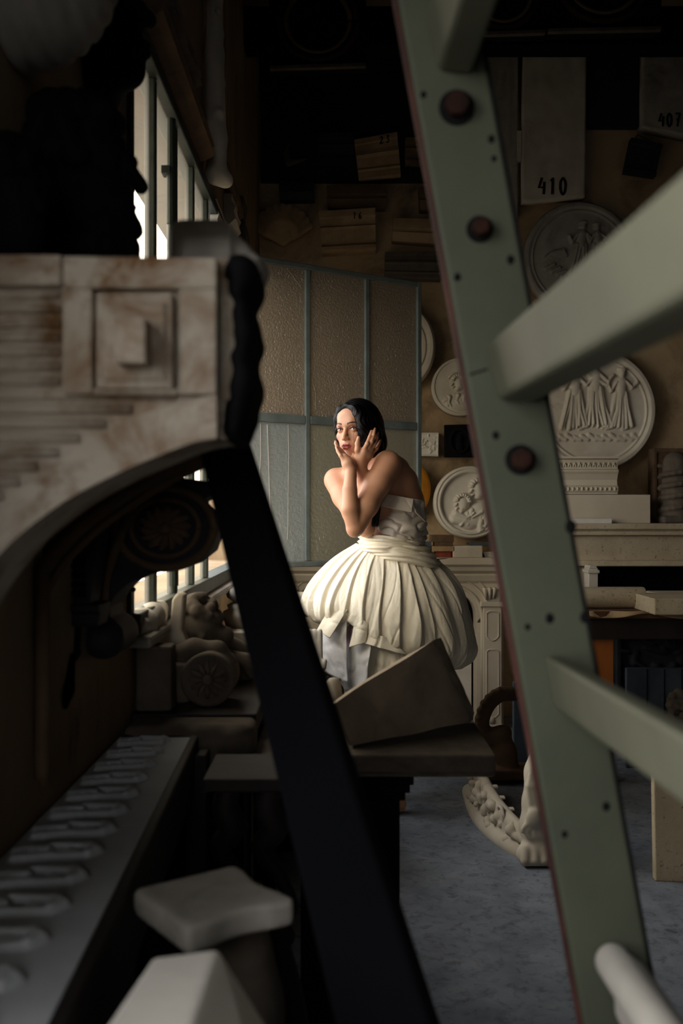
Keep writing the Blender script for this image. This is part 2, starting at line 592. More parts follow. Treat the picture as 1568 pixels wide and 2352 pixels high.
def hair_mat():
    m = NT('black hair')
    tc = m.n('ShaderNodeTexCoord')
    mp = m.n('ShaderNodeMapping'); mp.inputs['Scale'].default_value = (1, 1, .12)
    m.l(tc.outputs['Object'], mp.inputs['Vector'])
    nz = m.noise(mp.outputs['Vector'], 260, 3)
    b = m.n('ShaderNodeBsdfPrincipled')
    b.inputs['Base Color'].default_value = lin((9, 7, 8)); b.inputs['Roughness'].default_value = .45
    b.inputs['Specular IOR Level'].default_value = .16
    bp = m.n('ShaderNodeBump'); bp.inputs['Strength'].default_value = .35; bp.inputs['Distance'].default_value = .002
    m.l(nz.outputs['Fac'], bp.inputs['Height']); m.l(bp.outputs['Normal'], b.inputs['Normal'])
    m.l(b.outputs['BSDF'], m.out.inputs['Surface'])
    return m.m


M['hair'] = hair_mat()


def skin_mat():
    m = NT('skin')
    at = m.n('ShaderNodeAttribute'); at.attribute_name = 'Col'
    tc = m.n('ShaderNodeTexCoord')
    nz = m.noise(tc.outputs['Object'], 300, 3)
    b = m.n('ShaderNodeBsdfPrincipled')
    m.l(at.outputs['Color'], b.inputs['Base Color'])
    b.inputs['Roughness'].default_value = .48
    b.inputs['Specular IOR Level'].default_value = .4
    b.inputs['Subsurface Weight'].default_value = .12
    b.inputs['Subsurface Radius'].default_value = (.012, .005, .003)
    b.inputs['Subsurface Scale'].default_value = 1.0
    bp = m.n('ShaderNodeBump'); bp.inputs['Strength'].default_value = .08; bp.inputs['Distance'].default_value = .001
    m.l(nz.outputs['Fac'], bp.inputs['Height']); m.l(bp.outputs['Normal'], b.inputs['Normal'])
    m.l(b.outputs['BSDF'], m.out.inputs['Surface'])
    return m.m


M['skin'] = skin_mat()


def glass_mat(name, dcol, tcol, tr, scale, strength, rough, gl, kind='noise'):
    """hammered glass: lets some light straight through, scatters some, glints on its bumps"""
    m = NT(name)
    tc = m.n('ShaderNodeTexCoord')
    nz = m.noise(tc.outputs['Object'], scale, 3.0, .5, .4)
    bp = m.n('ShaderNodeBump'); bp.inputs['Strength'].default_value = strength; bp.inputs['Distance'].default_value = .010
    m.l(nz.outputs['Fac'], bp.inputs['Height'])
    t = m.n('ShaderNodeBsdfTransparent'); t.inputs['Color'].default_value = lin(tcol)
    d = m.n('ShaderNodeBsdfDiffuse'); d.inputs['Color'].default_value = lin(dcol)
    tl = m.n('ShaderNodeBsdfTranslucent'); tl.inputs['Color'].default_value = lin(tcol)
    g = m.n('ShaderNodeBsdfGlossy'); g.inputs['Roughness'].default_value = rough; g.inputs['Color'].default_value = (.8, .8, .78, 1)
    for nd in (d, tl, g):
        m.l(bp.outputs['Normal'], nd.inputs['Normal'])
    a = m.n('ShaderNodeMixShader'); a.inputs[0].default_value = .5
    m.l(d.outputs[0], a.inputs[1]); m.l(tl.outputs[0], a.inputs[2])
    b = m.n('ShaderNodeMixShader'); b.inputs[0].default_value = tr
    m.l(a.outputs[0], b.inputs[1]); m.l(t.outputs[0], b.inputs[2])
    c = m.n('ShaderNodeMixShader'); c.inputs[0].default_value = gl
    m.l(b.outputs[0], c.inputs[1]); m.l(g.outputs[0], c.inputs[2])
    m.l(c.outputs[0], m.out.inputs['Surface'])
    return m.m


M['pane_cream'] = glass_mat('cream frosted window glass', (190, 180, 160), (252, 246, 234), .86, 60, .3, .4, .03)
M['pane_brown'] = glass_mat('brown hammered glass', (150, 138, 124), (186, 176, 160), .22, 95, 1.0, .34, .15)
M['pane_grey'] = glass_mat('grey green rippled glass', (150, 150, 140), (200, 198, 186), .46, 55, 1.0, .24, .16)
M['pane_dusty'] = glass_mat('dusty grey glass', (156, 160, 162), (190, 196, 196), .28, 50, .9, .32, .12)

# ------------------------------------------------------------------ camera, sky, exposure
cam = bpy.data.cameras.new('camera')
co = bpy.data.objects.new('camera', cam); COL.objects.link(co)
co.location = (0, 0, CZ); co.rotation_euler = (PI / 2, 0, 0)
cam.sensor_fit = 'VERTICAL'; cam.sensor_height = 36; cam.sensor_width = 24; cam.lens = 35.0
cam.clip_start = .05; cam.clip_end = 100
cam.dof.use_dof = True; cam.dof.focus_distance = 4.15; cam.dof.aperture_fstop = 3.6
SC.camera = co
SC.view_settings.view_transform = 'Standard'
SC.view_settings.look = 'None'
SC.view_settings.gamma = 1.0
SC.view_settings.use_curve_mapping = False
SC.view_settings.exposure = 0.0
SC.cycles.max_bounces = 6
SC.cycles.diffuse_bounces = 3
SC.cycles.glossy_bounces = 3
SC.cycles.transparent_max_bounces = 10
SC.cycles.sample_clamp_indirect = 4.0

w = bpy.data.worlds.new('overcast sky'); SC.world = w; w.use_nodes = True
nt = w.node_tree; nt.nodes.clear()
wo = nt.nodes.new('ShaderNodeOutputWorld'); bg = nt.nodes.new('ShaderNodeBackground')
tcw = nt.nodes.new('ShaderNodeTexCoord'); sp = nt.nodes.new('ShaderNodeSeparateXYZ')
rp = nt.nodes.new('ShaderNodeValToRGB')
mr = nt.nodes.new('ShaderNodeMapRange'); mr.inputs[1].default_value = -1; mr.inputs[2].default_value = 1
nt.links.new(tcw.outputs['Generated'], sp.inputs[0]); nt.links.new(sp.outputs[2], mr.inputs[0])
nt.links.new(mr.outputs[0], rp.inputs[0])
e = rp.color_ramp.elements
e[0].position = .38; e[0].color = (.05, .05, .045, 1)      # ground of the yard
e[1].position = .45; e[1].color = (.80, .78, .74, 1)       # pale haze at the horizon
e2 = rp.color_ramp.elements.new(.75); e2.color = (1.0, 1.0, 1.0, 1)
nt.links.new(rp.outputs[0], bg.inputs[0]); bg.inputs[1].default_value = SKY = 6.4
nt.links.new(bg.outputs[0], wo.inputs[0])

# ------------------------------------------------------------------ the room
WX = -0.5
YB = 6.08
struct(MB().span((-.8, -2.8, -.1), (3.4, YB + .3, 0)).build('floor', 'floor'))
struct(MB().span((-.8, -2.8, 4.9), (3.4, YB + .3, 5.0)).build('ceiling', 'ceiling'))
mb = MB()
Z0, Z1 = .992, 2.42
A0, A1 = 2.33, 5.40          # the window in the photograph
B0, B1, BZ0, BZ1 = -.45, .74, .85, 2.2   # a second window of the same wall, level with the camera
mb.span((-.75, -2.8, 0), (WX, B0, 4.9))
mb.span((-.75, B0, 0), (WX, B1, BZ0)); mb.span((-.75, B0, BZ1), (WX, B1, 4.9))
mb.span((-.75, B1, 0), (WX, A0, 4.9))
mb.span((-.75, A0, 0), (WX, A1, Z0)); mb.span((-.75, A0, Z1), (WX, A1, 4.9))
mb.span((-.75, A1, 0), (WX, YB, 4.9))
struct(mb.build('wall_left', 'wall_left'))
struct(MB().span((-.75, YB, 0), (3.4, YB + .25, 3.0)).span((-.75, YB, 3.0), (3.4, YB + .25, 4.9)).build('wall_back', 'wall'))
struct(MB().span((3.1, -2.8, 0), (3.35, YB, 4.9)).build('wall_right', 'dark_wall'))
C0, C1, CZ0, CZ1 = -.45, .30, 1.0, 2.3      # opening added behind the camera to brighten faces turned towards it
struct(MB().span((-.75, -2.8, 0), (C0, -2.55, 4.9)).span((C1, -2.8, 0), (3.35, -2.55, 4.9)).span((C0, -2.8, 0), (C1, -2.55, CZ0)).span((C0, -2.8, CZ1), (C1, -2.55, 4.9)).build('wall_rear', 'dark_wall'))
w3 = struct(thing('fill_window', None, None, (0, -2.6, CZ0)))
w3['label'] = 'added fill window in the wall behind the camera'
mb = MB(); mb.span((C0, -2.62, CZ0), (C0 + .04, -2.58, CZ1)); mb.span((C1 - .04, -2.62, CZ0), (C1, -2.58, CZ1)); mb.span((C0, -2.62, CZ0), (C1, -2.58, CZ0 + .04)); mb.span((C0, -2.62, CZ1 - .04), (C1, -2.58, CZ1))
mb.build('window_frame', 'frame_green', w3)

# the window: frame, glazing bars, panes, bolt
win = struct(thing('window_1', None, None, (WX, (A0 + A1) / 2, Z0)))
win['label'] = 'tall steel framed workshop window in the left wall'
XM0, XM1 = -.512, -.484
bars = [2.345, 2.60, 2.93, 3.27, 3.61]
mb = MB()
mb.span((-.54, A0, Z0 - .03), (-.47, A1, Z0 + .02)); mb.span((-.54, A0, Z1 - .04), (-.47, A1, Z1))
mb.span((-.54, A0 - .01, Z0), (-.49, A0 + .03, Z1)); mb.span((-.54, A1 - .025, Z0), (-.478, A1, Z1))
mb.build('window_frame', 'frame_dark', win, bevel=.004)
for i, y in enumerate(bars[1:] + [4.515, 4.96]):
    MB().span((XM0, y - .016, Z0 + .02), (XM1, y + .016, Z1 - .04)).build('glazing_bar', 'frame_dark', win, bevel=.004)
MB().span((XM0, A0 + .03, 1.67), (-.485, 3.61, 1.70)).build('glazing_bar', 'frame_dark', win, bevel=.004)
MB().span((XM0, 4.53, 1.67), (-.485, A1 - .02, 1.70)).build('glazing_bar', 'frame_dark', win, bevel=.004)
for a, b in list(zip(bars[:-1], bars[1:])) + [(4.515, 4.96), (4.96, A1 - .01)]:
    for z0, z1 in ((Z0 + .02, 1.67), (1.70, Z1 - .04)):
        MB().span((-.503, a + .014, z0), (-.499, b - .014, z1)).build('pane', 'pane_cream', win)
mb = MB(); mb.tube([(-.455, 2.66, 1.72), (-.455, 2.66, 2.3)], .008, 10); mb.tube([(-.455, 2.66, 2.02), (-.455, 2.66, 2.3)], .012, 10)
mb.tube([(-.455, 2.70, 1.03), (-.455, 2.70, 1.66)], .009, 10); mb.tube([(-.455, 2.70, 1.05), (-.455, 2.70, 1.12)], .013, 10)
mb.span((-.478, 2.64, 2.15), (-.455, 2.68, 2.17)); mb.span((-.478, 2.68, 1.4), (-.455, 2.72, 1.42))
mb.build('bolt_rod', 'frame_dark', win, smooth=False)
mb = MB(); mb.span((-.76, A0 - .02, Z0 - .06), (-.44, A1, Z0 - .03))
mb.build('window_sill', 'plaster_grey', win, bevel=.01)

w2 = struct(thing('window_2', None, None, (WX, (B0 + B1) / 2, BZ0)))
w2['label'] = 'second window of the left wall beside the camera'
mb = MB(); mb.span((-.56, B0, BZ0), (-.5, B0 + .04, BZ1)); mb.span((-.56, B1 - .04, BZ0), (-.5, B1, BZ1)); mb.span((-.56, B0, BZ0), (-.5, B1, BZ0 + .04)); mb.span((-.56, B0, BZ1 - .04), (-.5, B1, BZ1))
mb.build('window_frame', 'frame_green', w2)
for y in (-.05, .34):
    MB().span((-.55, y - .016, BZ0), (-.505, y + .016, BZ1)).build('glazing_bar', 'frame_green', w2)


def portal(name, y0, y1, z0, z1):
    l = bpy.data.lights.new(name, 'AREA'); l.shape = 'RECTANGLE'
    l.size = z1 - z0; l.size_y = y1 - y0
    o = bpy.data.objects.new(name, l); COL.objects.link(o)
    o.location = (-.56, (y0 + y1) / 2, (z0 + z1) / 2); o.rotation_euler = (0, -PI / 2, 0)
    l.cycles.is_portal = True


def portal_rear(x0, x1, z0, z1):
    l = bpy.data.lights.new('daylight_fill_window', 'AREA'); l.shape = 'RECTANGLE'
    l.size = x1 - x0; l.size_y = z1 - z0
    o = bpy.data.objects.new('daylight_fill_window', l); COL.objects.link(o)
    o.location = ((x0 + x1) / 2, -2.62, (z0 + z1) / 2); o.rotation_euler = (PI / 2, 0, PI)
    l.cycles.is_portal = True


portal_rear(C0, C1, CZ0, CZ1)
portal('daylight_window_1', A0, A1, Z0, Z1)
portal('daylight_window_2', B0, B1, BZ0, BZ1)

# rough plaster reveal lump on the near end of the sill
f = Field((-.56, 2.28, .90), (-.42, 2.72, 1.06), .006)
f.chain([(-.50, 2.34, .96), (-.49, 2.44, .975), (-.485, 2.55, .985), (-.48, 2.64, .995)], [.03, .036, .03, .022], .02)
for k in range(14):
    f.ell((-.49 + random.uniform(-.02, .02), 2.33 + k * .023, .97 + random.uniform(-.02, .02)), random.uniform(.01, .02), .012)
o = f.build('plaster_lump', 'plaster_white', None)
tag(o, 'rough white plaster lump crusted on the near end of the window sill', 'plaster')

# open casement sash
H0 = Vector((-.478, 4.50, 0)); E0 = Vector((.40, 5.09, 0))
sd = (E0 - H0); SL = sd.length; sd.normalize(); sn = Vector((sd.y, -sd.x, 0))
RS = Matrix((sd, -sn, Vector((0, 0, 1)))).transposed()
sash = thing('casement_sash', 'tall grey green casement sash of hammered glass, swung open behind the woman', 'window', (H0.x, H0.y, Z0))


def sbox(mb, s0, s1, z0, z1, t=.034, off=0.0):
    c = H0 + sd * ((s0 + s1) / 2 * SL) + sn * off
    return mb.box((c.x, c.y, (z0 + z1) / 2), ((s1 - s0) * SL, t, z1 - z0), RS)


fw = .026
mb = MB()
sbox(mb, 0, fw / SL, Z0, Z1); sbox(mb, 1 - fw / SL, 1, Z0, Z1)
sbox(mb, fw / SL, 1 - fw / SL, Z0, Z0 + fw); sbox(mb, fw / SL, 1 - fw / SL, Z1 - fw, Z1)
mb.build('sash_frame', 'frame_green', sash, bevel=.004)
SX = [0, .356, .682, 1]
bw = .013 / SL
for s in SX[1:3]:
    sbox(MB(), s - bw, s + bw, Z0 + fw, Z1 - fw, .03).build('sash_mullion', 'frame_green', sash, bevel=.004)
ZR = 1.685
for i in range(3):
    a = SX[i] + (bw if i else fw / SL); b = SX[i + 1] - (bw if i < 2 else fw / SL)
    sbox(MB(), a, b, ZR - .02, ZR + .02, .03).build('sash_rail', 'frame_green', sash, bevel=.004)
    sbox(MB(), a, b, ZR + .02, Z1 - fw, .005).build('pane', 'pane_brown', sash)
    sbox(MB(), a, b, Z0 + fw, ZR - .02, .005).build('pane', 'pane_dusty' if i == 0 else 'pane_grey', sash)
# dried paint runs and scratches on the panes
def onsash(px, py, off=.008):
    k = (px - 784) / F
    s = (k * H0.y - H0.x) / ((E0.x - H0.x) - k * (E0.y - H0.y))
    p = H0 + (E0 - H0) * s + sn * off
    return Vector((p.x, p.y, CZ + (1176 - py) / F * p.y))


for st, r in (([(596, 972), (597, 1040), (594, 1098)], .0030), ([(612, 975), (615, 1060), (617, 1130), (620, 1195)], .0035), ([(574, 970), (571, 990)], .003), ([(660, 975), (661, 1050), (658, 1240)], .0018)):
    MB().tube([onsash(*p) for p in st], r, 6).build('paint_run', 'plaster_grey', sash, label='dried whitish paint run on the lower left pane')
for st in ([(656, 616), (672, 636), (692, 664)], [(714, 870), (722, 900), (723, 940)]):
    MB().tube([onsash(*p) for p in st], .0013, 6).build('scratch', 'terracotta', sash, label='fine pale scratch on an upper pane')
# ================================================================== foreground: green stepladder
D0 = 1.2
lad = thing('stepladder', 'sage green wooden stepladder leaning beside the camera, rust headed bolts in its post', 'ladder', (.47, D0, 0))


def post_pts(x_at, y):
    return x_at + (y * .1855)


# far post: front face, continues down to the floor
zt, zb = -120, 1176 + CZ / D0 * F
L0, L1 = 905 - 120 * .1855, 905 + zb * .1855
mbp = MB()
fr = [P(914 - 120 * .181, zt, D0), P(1093 - 120 * .181, zt, D0), P(1093 + zb * .181, zb, D0), P(914 + zb * .181, zb, D0)]
mbp.extrude(fr, (0.004, .045, 0))
mbp.build('post', 'green_paint', lad, bevel=.005)
mb = MB()
mb.extrude([P(903 - 120 * .181, zt, D0 + .02), P(914.5 - 120 * .181, zt, D0 + .02), P(914.5 + zb * .181, zb - 4, D0 + .02), P(903 + zb * .181, zb - 4, D0 + .02)], (.002, .03, 0))
mb.build('worn_edge', 'red_edge', lad, bevel=.002, label='worn reddish wooden edge of the post')
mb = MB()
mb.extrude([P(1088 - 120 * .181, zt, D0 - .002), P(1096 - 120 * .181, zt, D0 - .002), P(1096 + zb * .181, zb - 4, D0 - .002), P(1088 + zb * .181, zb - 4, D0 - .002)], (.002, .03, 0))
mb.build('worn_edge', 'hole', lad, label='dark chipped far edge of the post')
for i, (x, y, r) in enumerate(((1048, 248, 41), (1101, 527, 31), (1194, 1056, 35))):
    c = P(x, y, D0)
    R = Matrix.Rotation(PI / 2, 3, 'X')
    mb = MB().lathe([(r / F * D0 * 1.0, 0), (r / F * D0, .003), (r / F * D0 * .96, .004)], c, 24, R)
    bo = mb.build('bolt', 'hole', lad, label='dark bolt recess with a rusty head')
    hexr = r / F * D0 * .74
    mb = MB()
    vs = [(hexr * math.cos(a + .3 * i), hexr * math.sin(a + .3 * i)) for a in [k * PI / 3 for k in range(6)]]
    mb.extrude([c + Vector((a, -.004, b)) for a, b in vs], (0, -.016, 0))
    mb.build('bolt_head', 'rust', bo, bevel=.003, seg=3)
for x, y, r in ((972, 218, 8), (1050, 637, 9), (1172, 597, 10), (1262, 1420, 11), (1211, 1440, 7), (1310, 1210, 14), (1391, 1852, 10), (1296, 1916, 8), (1138, 1000, 9), (1128, 320, 9), (1134, 365, 7), (1342, 1418, 12)):
    MB().ball(P(x, y, D0 + .001), (r / F * D0, .003, r / F * D0 * 1.2), 12, 8).build('nail_hole', 'hole', lad, smooth=True)
MB().quad((1078, 858), (1120, 845), (1120, 850), (1078, 863), D0 - .0008, .002).build('crack', 'hole', lad)


# rungs: run from the far post towards the camera
def rung(TL, BL, w, d0, d1, mat, dx=-.045, name='rung', bev=.006):
    a = P(TL[0], TL[1], d0); b = P(BL[0], BL[1], d0)
    vec = Vector(((d1 - d0) * dx, d1 - d0, 0))
    mb = MB()
    mb.extrude([a, a + Vector((w, 0, -.005)), b + Vector((w, 0, -.005)), b], vec)
    return mb.build(name, mat, lad, bevel=bev)


rung((1112, 792), (1143, 918), .042, D0 - .002, .30, 'pale_green')
rung((1247, 1503), (1272, 1625), .030, D0 - .002, .30, 'pale_green', bev=.006)
rung((978, 42), (1004, 163), .042, D0 - .002, .30, 'pale_green', dx=-.03)
f = Field((.2, .25, .55), (.5, 1.25, .8), .006)
a = P(1408, 2210, D0 - .02); b = a + Vector((.03, -.86, 0))
f.cone(a, b, .022, .022, .01); f.box((a + b) / 2 + Vector((0, 0, -.025)), (.02, .42, .035), .012, .012)
f.build('rung', 'plaster_white', lad, 2, label='lowest rung, rounded and off white')
# the near post of the same ladder, right of the frame
mb = MB()
mb.extrude([v + Vector((.03, -.90, 0)) for v in fr], (0, .045, 0))
mb.build('post', 'green_paint', lad, bevel=.005)

# dark beam leaning from the floor
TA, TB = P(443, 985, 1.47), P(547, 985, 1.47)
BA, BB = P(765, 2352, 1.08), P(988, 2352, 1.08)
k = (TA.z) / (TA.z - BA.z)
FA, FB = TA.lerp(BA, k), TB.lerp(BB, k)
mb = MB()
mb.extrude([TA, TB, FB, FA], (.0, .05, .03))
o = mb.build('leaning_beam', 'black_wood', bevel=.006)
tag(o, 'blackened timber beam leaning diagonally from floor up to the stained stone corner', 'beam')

# ================================================================== stained carved chimneypiece fragment
DM = 1.10
man = thing('chimneypiece_fragment', 'pale brown stained stone chimneypiece with square boss and ribbed frieze, nearest to the camera', 'chimneypiece', (-.6, DM + .1, 0))


def arc(off=0.0, n=60):
    pts = [(497, 1006), (440, 1017), (350, 1052), (250, 1096), (150, 1150), (60, 1216), (0, 1272), (-80, 1375), (-140, 1500), (-170, 1640), (-182, 1800)]
    c = smoothcurve(pts, n)
    out = []
    for i, p in enumerate(c):
        t = c[min(i + 1, n - 1)] - c[max(i - 1, 0)]
        nn = np.array([t[1], -t[0]]); nn = nn / np.linalg.norm(nn)
        if nn[1] > 0: nn = -nn
        if nn[0] > 0 and abs(nn[1]) < .3: nn = -nn
        out.append(p + nn * off)
    return out


A = arc()
A = [p for p in A if p[1] < 2190]
outline = [(-234, 582), (497, 590)] + [tuple(p) for p in A] + [(-184, 2188), (-234, 2188)]
mb = MB().extrude([P(p[0], p[1], DM) for p in outline], (0, .15, 0))
mb.build('body', 'mantel_stone', man, bevel=.004)
# arch band
up = smoothcurve([(497, 905), (425, 922), (330, 950), (230, 1000), (130, 1062), (42, 1130), (-40, 1215), (-110, 1330), (-165, 1440), (-205, 1620), (-220, 1800)], len(A))
mb = MB()
n = len(A)
for i in range(n - 1):
    q = [A[i], A[i + 1], up[i + 1], up[i]]
    mb.extrude([P(p[0], p[1], DM - .012) for p in q], (0, .014, 0))
mb.build('arch_band', 'mantel_stone', man)


def up_y(x):
    xs = [p[0] for p in up][::-1]; ys = [p[1] for p in up][::-1]
    return float(np.interp(x, xs, ys))


# top fascia and ribs
MB().pbox(-234, 583, 140, 655, DM - .014, .02).build('fascia', 'mantel_stone', man, bevel=.004)
for i in range(17):
    y = 676 + i * 33
    x1 = 138 if y < 900 else 500
    while x1 > -200 and up_y(x1) - 12 < y + 8: x1 -= 6
    if x1 < -150: break
    MB().tube([P(-232, y, DM - .001), P(x1, y, DM - .001)], 12.5 / F * DM, 10, ((0, 1, 0), .8)).build('frieze_rib', 'mantel_stone', man, smooth=True)
# corner block with stepped square boss
cb = MB()
for q in ((143, 590, 497, 662), (143, 662, 212, 906), (410, 662, 497, 906), (212, 890, 410, 906)):
    cb.pbox(q[0], q[1], q[2], q[3], DM - .016, .02)
cbo = cb.build('corner_block', 'mantel_stone', man, bevel=.003)
MB().pbox(220, 672, 396, 893, DM - .022, .026).build('boss', 'mantel_stone', cbo, bevel=.003)
MB().pbox(236, 694, 380, 872, DM - .026, .006).pbox(261, 728, 334, 834, DM - .060, .04).build('boss', 'mantel_stone', cbo, bevel=.003)
# return side: pilaster strip, leaf carved edge
MB().pbox(498, 592, 546, 1010, DM + .02, .13).pbox(506, 640, 540, 920, DM + .012, .02).build('return_strip', 'mantel_stone', man, bevel=.004)
f = Field(P(500, 1040, 1.36) - Vector((.02, .26, .02)), P(600, 590, 1.16) + Vector((.06, .16, .03)), .0045)
for (x, y, r) in ((556, 640, 34), (548, 684, 22), (558, 735, 24), (564, 778, 26), (554, 832, 24), (562, 880, 27), (556, 905, 26), (548, 950, 26), (540, 990, 22)):
    r *= 1.25
    for j, dd in enumerate((1.14, 1.19, 1.225)):
        c = P(x, y, 1.15); c.y = dd; f.ell(c, (r / F * 1.15, .036, r / F * 1.15 * 1.15), .01)
f.box((P(548, 800, 1.19)), (.008, .05, .10), .006, .008)
for k in range(22):
    p = P(random.uniform(548, 574), random.uniform(610, 1000), 1.19); p.y = random.uniform(1.13, 1.23); f.ell(p, (random.uniform(.007, .013), .014, random.uniform(.006, .014)), .005)
f.ell(P(560, 622, 1.17), (.017, .03, .014), .01)
f.build('leaf_carving', 'black_plaster', man, 1, label='dark leaf carving down the return side')
# smooth slab end lying on top
f = Field(P(395, 640, 1.3) - Vector((.02, .08, .04)), P(620, 530, 1.3) + Vector((.04, .12, .03)), .005)
zt = CZ + (1176 - 586) / F * DM
f.box(P(470, 580, 1.245) * 1.0, (.038, .045, .032), .014, .01)
pts = [P(425, 562, 1.245), P(480, 575, 1.245), P(540, 598, 1.245), P(590, 625, 1.245)]
f.chain(pts, [.018, .021, .02, .012], .02)
f.ell(P(592, 632, 1.245), (.012, .045, .02), .012)
v, fc = f.mesh(2)
v[:, 2] = np.maximum(v[:, 2], zt + .001)
o = link_mesh('plaster_offcut', v, fc, M['plaster_grey'], None, True)
tag(o, 'smooth grey plaster offcut lying on the stained chimneypiece corner', 'plaster')

# ================================================================== carved slab on trestle, lower left
SLT = .752
tr = thing('relief_table', 'heavy dark framed table top of carved grey relief at lower left', 'table', (-.40, 1.6, 0))
ca, cbb, cc, cd = (-.49, 2.22, SLT), (-.335, 2.22, SLT), (-.275, .72, SLT), (-.49, .72, SLT)


def scrolls(u, v):
    x = u * .095; y = -v * .75          # metres across and along the slab
    pr = []
    for i in range(15):
        yy = -.70 + i * .1
        pr += [(.028, yy, .036, yy + .012, .012, .014, .012), (.036, yy + .012, .030, yy + .03, .014, .010, .011), (-.02, yy + .036, .030, yy + .03, .008, .010, .008),
               (-.03, yy - .006, .028, yy, .008, .012, .010), (-.08, yy + .01, -.03, yy - .006, .010, .008, .007), (-.07, yy + .045, -.02, yy + .036, .012, .008, .009),
               (.0, yy + .014, .018, yy + .016, .006, .006, .006), (-.05, yy + .022, -.03, yy + .02, .010, .008, .012)]
    return caps(x, y, pr)


rect_relief('relief_panel', ca, cbb, cc, cd, 0, scrolls, .03, 'relief_slab', tr, 80, 420, world=True, up=(0, 0, 1))
mb = MB().extrude([(-.335, 2.22, SLT + .004), (-.275, .72, SLT + .004), (-.275, .72, SLT - .14), (-.335, 2.22, SLT - .10)], (.018, 0, 0))
mb.build('apron', 'dark_wood', tr, bevel=.004)
MB().span((-.49, 2.2, SLT - .12), (-.32, 2.235, SLT + .003)).build('apron', 'dark_wood', tr, bevel=.004)
for x, y in ((-.31, 2.15), (-.285, .8), (-.46, 2.15), (-.46, .8)):
    MB().span((x - .022, y - .03, 0), (x + .022, y + .03, SLT - .02)).build('leg', 'dark_wood', tr, bevel=.004)

# ================================================================== lower centre foreground pieces
ped = thing('plaster_pedestal', 'plaster pedestal with broad concave edged top, behind the white block at bottom left', 'pedestal', (-.18, 1.30, 0))
f = Field((-.34, 1.12, .60), (.0, 1.50, .80), .006)
c = Vector((-.168, 1.30, 0))
RZ = Matrix.Rotation(math.radians(36), 3, 'Z')
f.box(c + Vector((0, 0, .735)), (.078, .078, .018), .006, .01, R=RZ)
f.ell(c + RZ @ Vector((.0, -.150, .735)), (.095, .082, .09), .006, '-', R=RZ)
f.ell(c + RZ @ Vector((.150, 0, .735)), (.082, .095, .09), .006, '-', R=RZ)
f.build('cap', 'plaster_grey', ped, 1)
f = Field((-.32, 1.16, .0), (.02, 1.46, .73), .008)
f.chain([c + Vector((.02, .02, .68)), c + Vector((.025, .02, .665)), c + Vector((.03, .02, .60)), c + Vector((.04, .02, .45)), c + Vector((.03, .02, .2)), c + Vector((.02, .02, .08))],
        [.042, .045, .055, .07, .055, .055], .03)
f.box(c + Vector((.02, .02, .04)), (.07, .07, .04), .01, .01, R=RZ)
f.build('body', 'plaster_dust_shade', ped, 1)  # darker than the cap: the shade below it is put into the colour
mb = MB()
T = [P(350, 2188, 1.02), P(502, 2194, 1.04), P(398, 2400, .80), P(160, 2372, .80)]
zt2 = .795
T = [Vector((p.x, p.y, zt2)) for p in T]
E1, E2, E3 = T[1], T[2], P(680, 2370, .86)
E3 = Vector((E3.x, E3.y, zt2 - .10))
mb.extrude([T[3], T[2], T[1], T[0]], (0, 0, -.03))
poly_top = [T[0], T[1], T[2], T[3]]
mb = MB()
base = [(-.215, 1.03), (-.05, 1.03), (-.035, .78), (-.24, .78)]
vs = T + [Vector((-.055, 1.02, .69)), Vector((-.035, .80, .69))] + [Vector((x, y, 0)) for x, y in base]
fs = [(0, 1, 2, 3), (1, 4, 5, 2), (4, 7, 8, 5), (0, 6, 7, 4, 1), (3, 2, 5, 8, 9), (0, 3, 9, 6), (6, 9, 8, 7)]
mb.add(vs, fs)
o = mb.build('plaster_block', 'plaster_white', None, bevel=.006)
tag(o, 'tall chamfered white plaster block at bottom edge, nearest block to the camera', 'block')

# ================================================================== centre plinth with wrapped block
pl = thing('wooden_plinth', 'dark wooden plinth with broad dusty top slab in front of the woman', 'plinth', (.06, 2.4, 0))
xa, xb = P(580, 0, 2.2).x, P(1138, 0, 2.2).x
mb = MB().mould((580, 1735), (1138, 1735), (1138, 1788), (580, 1788), 2.2, [(0, -.004), (.08, 0), (.75, 0), (.8, -.006), (1, -.010)], .38)
mb.build('top_slab', 'plaster_dust_shade', pl, bevel=.003)
xs0, xs1, yf = P(690, 0, 2.28).x, P(918, 0, 2.28).x, 2.28
mb = MB()
for e, z0, z1 in ((.030, .632, .657), (.022, .612, .634), (.012, .592, .614)):
    mb.span((xs0 - e, yf - e, z0), (xs1 + e, yf + .24 + e, z1))
mb.build('capital', 'black_wood', pl, bevel=.003)
MB().span((xs0, yf, .0), (xs1, yf + .24, .594)).build('shaft', 'black_wood', pl, bevel=.004)
MB().span((xs0 - .02, yf - .02, 0), (xs1 + .02, yf + .26, .06)).build('plinth_base', 'black_wood', pl, bevel=.004)

SZ = CZ + (1176 - 1735) / F * 2.2
fv = [P(757, 1624, 2.28), P(990, 1472, 2.46), P(1078, 1658, 2.545), P(800, 1716, 2.27)]
bk = [P(790, 1592, 2.50), P(1010, 1466, 2.53), P(1086, 1640, 2.578), P(830, 1680, 2.52)]
pr = fv + bk
bm = bmesh.new()
for p in pr: bm.verts.new(p)
bmesh.ops.convex_hull(bm, input=bm.verts)
bmesh.ops.subdivide_edges(bm, edges=bm.edges[:], cuts=14, use_grid_fill=True)
for v in bm.verts:
    p = v.co * 9
    nn = abs(noise.noise(p * Vector((.5, 1, 1)).x)) * .012 + noise.noise(Vector((p.x * 1.2 + p.z * 2.2, p.y, p.z * .6 - p.x)) * 2.3) * .005
    n2 = noise.noise_vector(p * .8) * .006
    v.co += n2 + Vector((nn * .3, -nn, nn * .4))
    if v.co.z < SZ + .002: v.co.z = SZ + .002
